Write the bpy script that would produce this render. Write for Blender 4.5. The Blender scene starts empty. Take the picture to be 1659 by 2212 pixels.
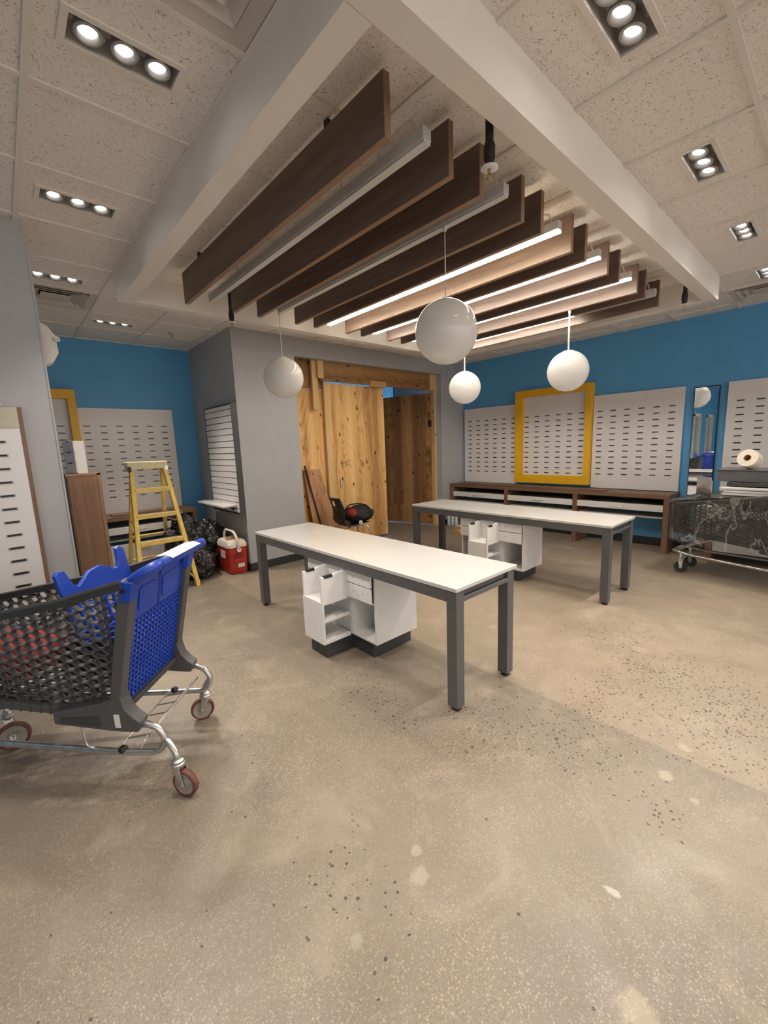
import bpy, bmesh, math, random
from mathutils import Vector, Matrix, noise as mnoise
random.seed(7)
S = bpy.context.scene
COL = S.collection
PI = math.pi

# ------------------------------------------------------------------ camera, world, exposure
H = 1.56
cam_d = bpy.data.cameras.new('camera'); cam = bpy.data.objects.new('camera', cam_d); COL.objects.link(cam)
cam_d.sensor_fit = 'VERTICAL'; cam_d.sensor_height = 36.0; cam_d.sensor_width = 27.0
cam_d.lens = 904.761 * 36.0 / 2212.0
cam_d.clip_start = 0.02; cam_d.clip_end = 60
RX = Vector((0.73898554, -0.67271301, -0.03684536))
RY = Vector((-0.13361331, -0.09273424, -0.98668528))
RZ = Vector((0.6603392, 0.73406918, -0.15841267))
m = Matrix.Identity(4)
for i in range(3):
    m[i][0] = RX[i]; m[i][1] = -RY[i]; m[i][2] = -RZ[i]
m[0][3], m[1][3], m[2][3] = 0, 0, H
cam.matrix_world = m
S.camera = cam
w = bpy.data.worlds.new('world'); S.world = w; w.use_nodes = True
w.node_tree.nodes['Background'].inputs[0].default_value = (1.0, 0.94, 0.88, 1)
w.node_tree.nodes['Background'].inputs[1].default_value = 0.8
S.view_settings.view_transform = 'Standard'; S.view_settings.look = 'None'
S.view_settings.gamma = 1.0; S.view_settings.use_curve_mapping = False
S.view_settings.exposure = 1.15
SPOT_W = 18.5            # one recessed lamp
LED_E = 25.0              # linear lamp diffuser emission
LAMP_COL = (1.0, 0.90, 0.80)

# ------------------------------------------------------------------ materials
MATS = {}
def nodes_of(name):
    mt = bpy.data.materials.new(name); mt.use_nodes = True
    nt = mt.node_tree; b = nt.nodes['Principled BSDF']
    return mt, nt, b
def setc(b, col, rough=0.5, metal=0.0, spec=None):
    b.inputs['Base Color'].default_value = (*col, 1); b.inputs['Roughness'].default_value = rough
    b.inputs['Metallic'].default_value = metal
    if spec is not None: b.inputs['Specular IOR Level'].default_value = spec
def N(nt, t, **kw):
    n = nt.nodes.new(t)
    for k, v in kw.items(): setattr(n, k, v)
    return n
def coords(nt, scale=(1, 1, 1), rot=(0, 0, 0)):
    tc = N(nt, 'ShaderNodeTexCoord'); mp = N(nt, 'ShaderNodeMapping')
    mp.inputs['Scale'].default_value = scale; mp.inputs['Rotation'].default_value = rot
    nt.links.new(tc.outputs['Object'], mp.inputs['Vector'])
    return mp.outputs['Vector']
def noise_t(nt, vec, scale, detail=3, rough=0.5, dist=0.0):
    n = N(nt, 'ShaderNodeTexNoise'); n.inputs['Scale'].default_value = scale
    n.inputs['Detail'].default_value = detail; n.inputs['Roughness'].default_value = rough
    n.inputs['Distortion'].default_value = dist
    nt.links.new(vec, n.inputs['Vector']); return n
def ramp(nt, fac, stops):
    r = N(nt, 'ShaderNodeValToRGB'); e = r.color_ramp.elements
    while len(e) < len(stops): e.new(0.5)
    for el, (p, c) in zip(e, stops):
        el.position = p; el.color = (*c, 1) if len(c) == 3 else c
    nt.links.new(fac, r.inputs['Fac']); return r.outputs['Color']
def mixc(nt, fac, a, b, mode='MIX'):
    mx = N(nt, 'ShaderNodeMix', data_type='RGBA', blend_type=mode)
    for sock, val in ((mx.inputs[0], fac), (mx.inputs[6], a), (mx.inputs[7], b)):
        if isinstance(val, (int, float)): sock.default_value = val
        elif isinstance(val, tuple): sock.default_value = (*val, 1)
        else: nt.links.new(val, sock)
    return mx.outputs[2]
def math_n(nt, op, a, b=None, c=None, clamp=False):
    n = N(nt, 'ShaderNodeMath', operation=op, use_clamp=clamp)
    for i, v in enumerate((a, b, c)):
        if v is None: continue
        if isinstance(v, (int, float)): n.inputs[i].default_value = v
        else: nt.links.new(v, n.inputs[i])
    return n.outputs[0]
def bump(nt, b, h, strength=0.2, dist=0.01):
    n = N(nt, 'ShaderNodeBump'); n.inputs['Strength'].default_value = strength; n.inputs['Distance'].default_value = dist
    nt.links.new(h, n.inputs['Height']); nt.links.new(n.outputs[0], b.inputs['Normal'])

def plain(name, col, rough=0.5, metal=0.0, var=0.08, nscale=6.0, bmp=0.0, bscale=120.0, spec=None):
    mt, nt, b = nodes_of(name); setc(b, col, rough, metal, spec)
    v = coords(nt); n = noise_t(nt, v, nscale, 4)
    lo = tuple(c * (1 - var) for c in col); hi = tuple(min(1, c * (1 + var)) for c in col)
    nt.links.new(ramp(nt, n.outputs['Fac'], [(0.3, lo), (0.7, hi)]), b.inputs['Base Color'])
    if bmp:
        n2 = noise_t(nt, v, bscale, 3); bump(nt, b, n2.outputs['Fac'], bmp, 0.004 if bscale > 50 else 0.05)
    MATS[name] = mt; return mt
def wood(name, dark, light, axis='Y', freq=1.0, rough=0.45, knots=False, stretch=0.06):
    mt, nt, b = nodes_of(name); setc(b, dark, rough)
    sc = [1.0, 1.0, 1.0]; sc['XYZ'.index(axis)] = stretch
    v = coords(nt, tuple(sc))
    n1 = noise_t(nt, v, 9 * freq, 6, 0.62, 0.6); n2 = noise_t(nt, v, 70 * freq, 3, 0.5)
    n3 = noise_t(nt, v, 3 * freq, 2, 0.5, 1.0)
    f = math_n(nt, 'ADD', math_n(nt, 'MULTIPLY', n1.outputs['Fac'], 0.6), math_n(nt, 'MULTIPLY', n2.outputs['Fac'], 0.22))
    f = math_n(nt, 'ADD', f, math_n(nt, 'MULTIPLY', n3.outputs['Fac'], 0.2))
    c = ramp(nt, f, [(0.36, dark), (0.52, tuple((a + d) / 2 for a, d in zip(dark, light))), (0.66, light)])
    if knots:
        tc = coords(nt, tuple(2.3 if s == 1 else 1.0 for s in sc))
        vo = N(nt, 'ShaderNodeTexVoronoi'); vo.inputs['Scale'].default_value = 2.6; nt.links.new(tc, vo.inputs['Vector'])
        sep = N(nt, 'ShaderNodeSeparateColor'); nt.links.new(vo.outputs['Color'], sep.inputs[0])
        k = math_n(nt, 'MULTIPLY', math_n(nt, 'LESS_THAN', vo.outputs['Distance'], 0.085), math_n(nt, 'GREATER_THAN', sep.outputs[0], 0.45))
        halo = math_n(nt, 'MULTIPLY', math_n(nt, 'SUBTRACT', 1.0, math_n(nt, 'MULTIPLY', vo.outputs['Distance'], 5.5), clamp=True), math_n(nt, 'GREATER_THAN', sep.outputs[0], 0.45))
        c = mixc(nt, math_n(nt, 'MULTIPLY', halo, 0.5), c, tuple(x * 0.5 for x in dark))
        c = mixc(nt, k, c, (0.035, 0.014, 0.006))
    nt.links.new(c, b.inputs['Base Color'])
    bump(nt, b, n2.outputs['Fac'], 0.08, 0.003)
    MATS[name] = mt; return mt
def plywood(name, dark, mid, light, axis='Z'):
    mt, nt, b = nodes_of(name); setc(b, mid, 0.6)
    sc = [1.0, 1.0, 1.0]; sc['XYZ'.index(axis)] = 0.16
    v = coords(nt, tuple(sc))
    n0 = noise_t(nt, v, 1.7, 2, 0.5, 0.4)
    rings = math_n(nt, 'FRACT', math_n(nt, 'MULTIPLY', n0.outputs['Fac'], 30.0))
    tri = math_n(nt, 'ABSOLUTE', math_n(nt, 'SUBTRACT', rings, 0.5))
    n2 = noise_t(nt, v, 60, 3)
    n3 = noise_t(nt, coords(nt, tuple(1.0 if s == 1 else 0.02 for s in sc)), 5.5, 1)
    f = math_n(nt, 'ADD', math_n(nt, 'MULTIPLY', tri, 0.36), math_n(nt, 'MULTIPLY', n2.outputs['Fac'], 0.35))
    f = math_n(nt, 'ADD', f, math_n(nt, 'MULTIPLY', math_n(nt, 'SUBTRACT', n3.outputs['Fac'], 0.5), 1.5))
    c = ramp(nt, f, [(0.05, dark), (0.3, mid), (0.62, light)])
    tcn = N(nt, 'ShaderNodeTexCoord'); sx = N(nt, 'ShaderNodeSeparateXYZ'); nt.links.new(tcn.outputs['Object'], sx.inputs[0])
    cb = N(nt, 'ShaderNodeCombineXYZ')
    hor = math_n(nt, 'ADD', sx.outputs[0], math_n(nt, 'MULTIPLY', sx.outputs[1], 1.0)) 
    if axis == 'Z':
        nt.links.new(math_n(nt, 'MULTIPLY', hor, 2.0), cb.inputs[0]); nt.links.new(sx.outputs[2], cb.inputs[1])
    else:
        nt.links.new(hor, cb.inputs[0]); nt.links.new(math_n(nt, 'MULTIPLY', sx.outputs[2], 2.0), cb.inputs[1])
    vo = N(nt, 'ShaderNodeTexVoronoi', voronoi_dimensions='2D'); vo.inputs['Scale'].default_value = 2.7; nt.links.new(cb.outputs[0], vo.inputs['Vector'])
    sep = N(nt, 'ShaderNodeSeparateColor'); nt.links.new(vo.outputs['Color'], sep.inputs[0])
    on = math_n(nt, 'GREATER_THAN', sep.outputs[0], 0.38)
    k = math_n(nt, 'MULTIPLY', math_n(nt, 'LESS_THAN', vo.outputs['Distance'], math_n(nt, 'ADD', 0.03, math_n(nt, 'MULTIPLY', sep.outputs[1], 0.06))), on)
    halo = math_n(nt, 'MULTIPLY', math_n(nt, 'SUBTRACT', 1.0, math_n(nt, 'MULTIPLY', vo.outputs['Distance'], 6.0), clamp=True), on)
    c = mixc(nt, math_n(nt, 'MULTIPLY', halo, 0.45), c, dark)
    c = mixc(nt, k, c, (0.04, 0.014, 0.005))
    nt.links.new(c, b.inputs['Base Color'])
    bump(nt, b, n2.outputs['Fac'], 0.1, 0.003)
    MATS[name] = mt; return mt
def emit(name, col, strength):
    mt, nt, b = nodes_of(name); setc(b, (0.8, 0.8, 0.8), 0.4)
    b.inputs['Emission Color'].default_value = (*col, 1); b.inputs['Emission Strength'].default_value = strength
    MATS[name] = mt; return mt

plain('paint_gray', (0.40, 0.405, 0.418), 0.55, var=0.04, nscale=2, bmp=0.05, bscale=160)
plain('paint_blue', (0.10, 0.355, 0.65), 0.5, var=0.05, nscale=2, bmp=0.05, bscale=160)
plain('paint_white', (0.80, 0.75, 0.69), 0.5, var=0.03, nscale=3, bmp=0.04, bscale=140)
plain('baseboard_black', (0.022, 0.022, 0.024), 0.4)
plain('laminate_white', (0.74, 0.715, 0.71), 0.38, var=0.02)
plain('cabinet_white', (0.72, 0.71, 0.70), 0.35, var=0.02)
plain('panel_yellow', (0.80, 0.44, 0.012), 0.4, var=0.04)
plain('slot_dark', (0.012, 0.012, 0.012), 0.5)
plain('slot_metal', (0.32, 0.31, 0.30), 0.35, metal=0.7)
plain('steel_gray', (0.095, 0.095, 0.098), 0.32, var=0.04)
plain('kick_dark', (0.045, 0.045, 0.048), 0.45)
plain('chrome', (0.72, 0.71, 0.69), 0.2, metal=1.0, var=0.06, nscale=25)
plain('galvanised', (0.55, 0.55, 0.54), 0.32, metal=0.9, var=0.2, nscale=18)
plain('black_plastic', (0.014, 0.014, 0.015), 0.4)
plain('black_metal', (0.018, 0.018, 0.02), 0.4, metal=0.3)
plain('grid_white', (0.78, 0.73, 0.67), 0.45, var=0.03)
plain('light_housing', (0.62, 0.62, 0.60), 0.4, var=0.03)
plain('can_gray', (0.62, 0.61, 0.60), 0.5, metal=0.2)
plain('lamp_ring', (0.42, 0.41, 0.40), 0.3, metal=0.5)
plain('globe_glass', (0.80, 0.77, 0.71), 0.07, var=0.01, spec=0.6)
def mk_globe():
    mt, nt, b = nodes_of('globe_glass'); out = [n for n in nt.nodes if n.type == 'OUTPUT_MATERIAL'][0]
    setc(b, (0.74, 0.73, 0.71), 0.05); b.inputs['Specular IOR Level'].default_value = 0.55
    tr = N(nt, 'ShaderNodeBsdfTranslucent'); n = noise_t(nt, coords(nt), 3, 1)
    nt.links.new(ramp(nt, n.outputs['Fac'], [(0.3, (0.78, 0.77, 0.75)), (0.7, (0.80, 0.79, 0.77))]), tr.inputs[0])
    mx = N(nt, 'ShaderNodeMixShader'); mx.inputs[0].default_value = 0.4
    nt.links.new(b.outputs[0], mx.inputs[1]); nt.links.new(tr.outputs[0], mx.inputs[2]); nt.links.new(mx.outputs[0], out.inputs['Surface']); MATS['globe_glass'] = mt
mk_globe()
plain('cord_white', (0.75, 0.73, 0.70), 0.5)
plain('cart_gray', (0.075, 0.074, 0.076), 0.5, var=0.08, bmp=0.05)
plain('cart_black', (0.042, 0.042, 0.044), 0.5, var=0.08, bmp=0.05)
plain('cart_blue', (0.014, 0.055, 0.38), 0.38, var=0.06)
plain('rubber_gray', (0.27, 0.25, 0.21), 0.6, var=0.2, nscale=30)
plain('rubber_red', (0.13, 0.040, 0.034), 0.6, var=0.3, nscale=40)
plain('rubber_black', (0.02, 0.02, 0.02), 0.6)
plain('paper_white', (0.66, 0.65, 0.63), 0.6, var=0.03)
plain('bag_plastic', (0.010, 0.010, 0.012), 0.13, spec=0.8, bmp=1.0, bscale=16)
plain('cooler_red', (0.42, 0.028, 0.016), 0.4, var=0.06)
plain('cooler_white', (0.78, 0.72, 0.62), 0.45, var=0.05)
plain('cloth_red', (0.24, 0.018, 0.012), 0.8, var=0.25, nscale=30, bmp=0.2)
plain('cloth_brown', (0.06, 0.036, 0.028), 0.9, var=0.4, nscale=40, bmp=0.3)
plain('cloth_black', (0.014, 0.014, 0.016), 0.8, var=0.3, nscale=30, bmp=0.2)
plain('tool_orange', (0.55, 0.20, 0.03), 0.5)
plain('cardboard', (0.36, 0.19, 0.09), 0.8, var=0.12, nscale=14)
plain('crate_gray', (0.20, 0.195, 0.19), 0.5, var=0.3, nscale=9)
plain('tray_gray', (0.13, 0.13, 0.135), 0.35)
plain('film_roll', (0.74, 0.67, 0.55), 0.4)
plain('tape_blue', (0.12, 0.50, 0.62), 0.6)
plain('diffuser_gray', (0.60, 0.55, 0.49), 0.45, var=0.03)
plain('header_beige', (0.50, 0.47, 0.36), 0.35, var=0.12, nscale=9)
plain('emergency_white', (0.74, 0.70, 0.65), 0.45)
plain('corridor_blue', (0.14, 0.42, 0.66), 0.6, var=0.3, nscale=3)
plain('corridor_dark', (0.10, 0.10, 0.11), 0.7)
plain('door_wood', (0.30, 0.33, 0.28), 0.5)
plain('brass', (0.5, 0.35, 0.2), 0.3, metal=1.0)
plain('bottle_plastic', (0.55, 0.62, 0.68), 0.15, var=0.2, nscale=40)
plain('fold_edge', (0.50, 0.48, 0.44), 0.5)
wood('walnut', (0.095, 0.060, 0.046), (0.225, 0.150, 0.112), 'Y', 1.0)
wood('walnut_lit_edge', (0.22, 0.125, 0.078), (0.33, 0.20, 0.13), 'Y', 1.2)  # paler copy of walnut, floor bounce light painted into the slat edges
wood('desk_wood_y', (0.13, 0.068, 0.042), (0.255, 0.145, 0.09), 'Y', 1.1)
wood('desk_wood_x', (0.13, 0.068, 0.042), (0.255, 0.145, 0.09), 'X', 1.1)
wood('desk_wood_z', (0.13, 0.068, 0.042), (0.265, 0.148, 0.09), 'Z', 1.1)
wood('cabinet_wood', (0.22, 0.115, 0.06), (0.40, 0.22, 0.12), 'Z', 0.9)
wood('desk_edge', (0.34, 0.20, 0.115), (0.46, 0.28, 0.17), 'Z', 1.3)
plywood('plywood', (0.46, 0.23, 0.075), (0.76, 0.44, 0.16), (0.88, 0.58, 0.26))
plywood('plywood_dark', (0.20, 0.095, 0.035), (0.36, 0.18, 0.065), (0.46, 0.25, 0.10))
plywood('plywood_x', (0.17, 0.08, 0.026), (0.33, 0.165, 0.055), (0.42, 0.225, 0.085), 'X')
plywood('plywood_pink', (0.30, 0.135, 0.06), (0.46, 0.235, 0.115), (0.56, 0.31, 0.16))
wood('pine', (0.56, 0.34, 0.13), (0.76, 0.52, 0.25), 'Z', 1.0, 0.6, knots=True)
wood('pine_x', (0.46, 0.25, 0.085), (0.60, 0.36, 0.14), 'X', 1.0, 0.6, knots=True)
LED_WARM = emit('led_warm', (1.0, 0.85, 0.62), LED_E)
LED_COOL = emit('led_cool', (1.0, 0.92, 0.80), LED_E)
emit('lamp_lens', (1.0, 0.96, 0.93), 10.0)
def mk_quartz():
    mt, nt, b = nodes_of('quartz_white'); setc(b, (0.72, 0.70, 0.67), 0.16)
    v = coords(nt); n = noise_t(nt, v, 260, 2); n2 = noise_t(nt, v, 3, 3)
    c = ramp(nt, n.outputs['Fac'], [(0.3, (0.49, 0.48, 0.465)), (0.6, (0.57, 0.56, 0.545))])
    c = mixc(nt, math_n(nt, 'MULTIPLY', n2.outputs['Fac'], 0.15), c, (0.54, 0.53, 0.50))
    nt.links.new(c, b.inputs['Base Color'])
    nt.links.new(ramp(nt, n2.outputs['Fac'], [(0.3, (0.13,) * 3), (0.7, (0.22,) * 3)]), b.inputs['Roughness'])
    MATS['quartz_white'] = mt
mk_quartz()
def mk_tile():
    mt, nt, b = nodes_of('ceiling_tile'); setc(b, (0.7, 0.64, 0.56), 0.85)
    tc = N(nt, 'ShaderNodeTexCoord'); oi = N(nt, 'ShaderNodeObjectInfo')
    ad = N(nt, 'ShaderNodeVectorMath', operation='ADD')
    nt.links.new(tc.outputs['Object'], ad.inputs[0]); nt.links.new(oi.outputs['Location'], ad.inputs[1])
    v = ad.outputs[0]
    n1 = noise_t(nt, v, 58, 2, 0.55, 2.0)
    n2 = noise_t(nt, v, 120, 2, 0.5, 0.8)
    pits = math_n(nt, 'MULTIPLY', math_n(nt, 'SUBTRACT', n1.outputs['Fac'], 0.615), 22.0, clamp=True)
    c = ramp(nt, n2.outputs['Fac'], [(0.3, (0.79, 0.735, 0.685)), (0.7, (0.89, 0.835, 0.785))])
    c = mixc(nt, math_n(nt, 'MULTIPLY', pits, 0.75), c, (0.30, 0.225, 0.16))
    nt.links.new(c, b.inputs['Base Color'])
    bump(nt, b, math_n(nt, 'MULTIPLY', pits, -1.0), 0.5, 0.003)
    MATS['ceiling_tile'] = mt
mk_tile()
def mk_floor():
    mt, nt, b = nodes_of('ground_concrete'); setc(b, (0.42, 0.36, 0.28), 0.5)
    tc = N(nt, 'ShaderNodeTexCoord'); v = tc.outputs['Object']
    sx = N(nt, 'ShaderNodeSeparateXYZ'); nt.links.new(v, sx.inputs[0])
    X, Y = sx.outputs[0], sx.outputs[1]
    big = noise_t(nt, v, 0.9, 4, 0.55, 0.8); med = noise_t(nt, v, 4.5, 5, 0.6, 0.5); fine = noise_t(nt, v, 160, 2)
    gray = ramp(nt, big.outputs['Fac'], [(0.30, (0.205, 0.172, 0.138)), (0.52, (0.265, 0.224, 0.178)), (0.72, (0.325, 0.272, 0.212))])
    tan = ramp(nt, big.outputs['Fac'], [(0.30, (0.325, 0.265, 0.204)), (0.70, (0.43, 0.352, 0.272))])
    wob = math_n(nt, 'MULTIPLY', math_n(nt, 'SUBTRACT', med.outputs['Fac'], 0.5), 0.05)
    xs = math_n(nt, 'ADD', X, wob)
    seam = math_n(nt, 'MULTIPLY', math_n(nt, 'SUBTRACT', xs, 2.262), 60.0, clamp=True)
    reg2 = math_n(nt, 'MULTIPLY', math_n(nt, 'MULTIPLY', math_n(nt, 'SUBTRACT', xs, 1.80), 30.0, clamp=True), math_n(nt, 'MULTIPLY', math_n(nt, 'SUBTRACT', Y, 3.61), 60.0, clamp=True))
    seam = math_n(nt, 'MAXIMUM', seam, reg2)
    c = mixc(nt, seam, gray, tan)
    c = mixc(nt, math_n(nt, 'MULTIPLY', math_n(nt, 'SUBTRACT', med.outputs['Fac'], 0.35), 1.3, clamp=True), mixc(nt, 0.30, c, (0.20, 0.165, 0.12)), c)
    # ground-in stone aggregate, two sizes
    agg_n = noise_t(nt, v, 1.3, 3, 0.6)
    agg = math_n(nt, 'ADD', 0.35, math_n(nt, 'MULTIPLY', math_n(nt, 'SUBTRACT', agg_n.outputs['Fac'], 0.38), 3.0, clamp=True), clamp=True)
    for scl, lt, dk in ((210, 0.42, 0.55), (115, 0.45, 0.50)):
        vo = N(nt, 'ShaderNodeTexVoronoi'); vo.inputs['Scale'].default_value = scl; nt.links.new(v, vo.inputs['Vector'])
        sp = N(nt, 'ShaderNodeSeparateColor'); nt.links.new(vo.outputs['Color'], sp.inputs[0])
        body = math_n(nt, 'LESS_THAN', vo.outputs['Distance'], 0.40)
        lightc = math_n(nt, 'MULTIPLY', math_n(nt, 'MULTIPLY', body, math_n(nt, 'GREATER_THAN', sp.outputs[0], 0.70)), agg)
        darkc = math_n(nt, 'MULTIPLY', math_n(nt, 'MULTIPLY', body, math_n(nt, 'LESS_THAN', sp.outputs[0], 0.25)), agg)
        lcol = mixc(nt, sp.outputs[1], (0.60, 0.49, 0.33), (0.50, 0.46, 0.41))
        c = mixc(nt, math_n(nt, 'MULTIPLY', lightc, lt), c, lcol)
        c = mixc(nt, math_n(nt, 'MULTIPLY', darkc, dk), c, (0.15, 0.115, 0.085))
    # dark stone chips, thick in some places
    vc = N(nt, 'ShaderNodeTexVoronoi'); vc.inputs['Scale'].default_value = 62; 
    wv = noise_t(nt, v, 90, 2); va = N(nt, 'ShaderNodeVectorMath', operation='MULTIPLY_ADD'); va.inputs[1].default_value = (.012, .012, 0)
    nt.links.new(wv.outputs['Color'], va.inputs[0]); nt.links.new(v, va.inputs[2]); nt.links.new(va.outputs[0], vc.inputs['Vector'])
    sc = N(nt, 'ShaderNodeSeparateColor'); nt.links.new(vc.outputs['Color'], sc.inputs[0])
    chip_n = noise_t(nt, v, 1.6, 3, 0.6, 0.6)
    dens = math_n(nt, 'MULTIPLY', math_n(nt, 'SUBTRACT', chip_n.outputs['Fac'], 0.62), 1.2, clamp=True)
    for px, py, r, amt in ((1.85, 1.22, .45, .5), (2.14, .86, .42, .75), (1.55, 1.75, .35, .35), (2.9, .35, .8, 1.0), (3.4, 1.0, .5, .6), (1.85, .42, .16, .9), (2.25, 4.1, .45, .6), (.75, 1.1, .3, .3)):
        dx = math_n(nt, 'SUBTRACT', X, px); dy = math_n(nt, 'SUBTRACT', Y, py)
        dd = math_n(nt, 'DIVIDE', math_n(nt, 'SQRT', math_n(nt, 'ADD', math_n(nt, 'MULTIPLY', dx, dx), math_n(nt, 'MULTIPLY', dy, dy))), r)
        dd = math_n(nt, 'ADD', dd, math_n(nt, 'MULTIPLY', math_n(nt, 'SUBTRACT', chip_n.outputs['Fac'], 0.5), 2.0))
        dens = math_n(nt, 'MAXIMUM', dens, math_n(nt, 'MULTIPLY', math_n(nt, 'SUBTRACT', 1.0, dd, clamp=True), amt))
    thr = math_n(nt, 'SUBTRACT', 0.9965, math_n(nt, 'MULTIPLY', dens, 0.8))
    chips = math_n(nt, 'MULTIPLY', math_n(nt, 'LESS_THAN', vc.outputs['Distance'], math_n(nt, 'ADD', 0.17, math_n(nt, 'MULTIPLY', sc.outputs[1], 0.26))), math_n(nt, 'GREATER_THAN', sc.outputs[0], thr))
    c = mixc(nt, math_n(nt, 'MULTIPLY', chips, 0.88), c, (0.030, 0.027, 0.025))
    # pale trowelled haze in the surface
    hz = noise_t(nt, v, 2.2, 5, 0.65, 1.2)
    c = mixc(nt, math_n(nt, 'MULTIPLY', math_n(nt, 'SUBTRACT', hz.outputs['Fac'], 0.52), 1.6, clamp=True), c, (0.50, 0.435, 0.34))
    # plaster smears and filler patches
    def patch(c, px, py, r, col, amt, stretch=1.0):
        dx = math_n(nt, 'SUBTRACT', X, px); dy = math_n(nt, 'MULTIPLY', math_n(nt, 'SUBTRACT', Y, py), stretch)
        d = math_n(nt, 'SQRT', math_n(nt, 'ADD', math_n(nt, 'MULTIPLY', dx, dx), math_n(nt, 'MULTIPLY', dy, dy)))
        n = noise_t(nt, v, 24, 4, 0.7)
        d = math_n(nt, 'ADD', d, math_n(nt, 'MULTIPLY', math_n(nt, 'SUBTRACT', n.outputs['Fac'], 0.5), r * 1.8))
        f = math_n(nt, 'MULTIPLY', math_n(nt, 'SUBTRACT', r, d), 3.0 / r, clamp=True)
        return mixc(nt, math_n(nt, 'MULTIPLY', f, amt), c, col)
    for px, py, r, col, amt, st in ((0.99, 0.985, .030, (.52, .48, .43), .6, 1), (0.93, .912, .038, (.52, .48, .43), .6, 1),
                                    (.521, .936, .035, (.30, .255, .21), .9, .7), (.637, .916, .024, (.46, .42, .37), .6, 1),
                                    (2.086, .431, .038, (.58, .52, .44), .7, 1), (2.01, .309, .022, (.52, .47, .40), .7, 1),
                                    (1.093, .252, .05, (.56, .46, .33), .6, 1), (1.369, .416, .014, (.68, .65, .60), .8, .4),
                                    (2.35, .42, .035, (.58, .52, .44), .6, 1), (2.9, 1.9, .04, (.56, .52, .46), .6, 1), (3.3, .9, .06, (.54, .48, .42), .4, 1)):
        c = patch(c, px, py, r, col, amt * .62, st)
    c = mixc(nt, math_n(nt, 'MULTIPLY', math_n(nt, 'SUBTRACT', fine.outputs['Fac'], 0.5), 0.5, clamp=True), c, (0.2, 0.17, 0.13))
    c = mixc(nt, 1.0, c, (0.83, 0.81, 0.78), 'MULTIPLY')
    nt.links.new(c, b.inputs['Base Color'])
    nt.links.new(ramp(nt, med.outputs['Fac'], [(0.3, (0.34,) * 3), (0.7, (0.58,) * 3)]), b.inputs['Roughness'])
    bump(nt, b, math_n(nt, 'ADD', fine.outputs['Fac'], math_n(nt, 'MULTIPLY', med.outputs['Fac'], 2.0)), 0.12, 0.004)
    MATS['ground_concrete'] = mt
mk_floor()
def mk_film(name, alpha, rough=0.12):
    mt, nt, b = nodes_of(name)
    out = [n for n in nt.nodes if n.type == 'OUTPUT_MATERIAL'][0]
    tr = N(nt, 'ShaderNodeBsdfTransparent'); tr.inputs[0].default_value = (0.93, 0.92, 0.90, 1)
    gl = N(nt, 'ShaderNodeBsdfGlossy'); gl.inputs['Roughness'].default_value = rough
    df = N(nt, 'ShaderNodeBsdfDiffuse'); df.inputs[0].default_value = (0.55, 0.53, 0.50, 1)
    fr = N(nt, 'ShaderNodeFresnel'); fr.inputs[0].default_value = 1.6
    v = coords(nt, (1, 1, 0.5)); n = noise_t(nt, v, 14, 5, 0.7, 1.5)
    bp = N(nt, 'ShaderNodeBump'); bp.inputs['Strength'].default_value = 0.9; bp.inputs['Distance'].default_value = 0.02
    nt.links.new(n.outputs['Fac'], bp.inputs['Height'])
    for k in (gl, df, fr): nt.links.new(bp.outputs[0], k.inputs['Normal'])
    n5 = noise_t(nt, coords(nt, (1, 1, .45), (.5, .3, .4)), 3.2, 3, .55, 1.0)
    cre = math_n(nt, 'SUBTRACT', 1.0, math_n(nt, 'MULTIPLY', math_n(nt, 'ABSOLUTE', math_n(nt, 'SUBTRACT', n5.outputs['Fac'], .5)), 45.0), clamp=True)
    m1 = N(nt, 'ShaderNodeMixShader'); m2 = N(nt, 'ShaderNodeMixShader')
    wr = math_n(nt, 'MULTIPLY', math_n(nt, 'SUBTRACT', n.outputs['Fac'], 0.52), 2.0, clamp=True)
    nt.links.new(math_n(nt, 'ADD', math_n(nt, 'ADD', alpha, math_n(nt, 'MULTIPLY', cre, 0.4)), math_n(nt, 'MULTIPLY', wr, 0.2), clamp=True), m1.inputs[0])
    nt.links.new(tr.outputs[0], m1.inputs[1]); nt.links.new(df.outputs[0], m1.inputs[2])
    nt.links.new(math_n(nt, 'MULTIPLY', fr.outputs[0], 0.8, clamp=True), m2.inputs[0]); nt.links.new(m1.outputs[0], m2.inputs[1]); nt.links.new(gl.outputs[0], m2.inputs[2])
    nt.links.new(m2.outputs[0], out.inputs['Surface']); MATS[name] = mt
mk_film('shrink_film', 0.03)
def mk_mirror():
    mt, nt, b = nodes_of('mirror_glass'); setc(b, (0.86, 0.88, 0.87), 0.015, 1.0); MATS['mirror_glass'] = mt
mk_mirror()

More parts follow.
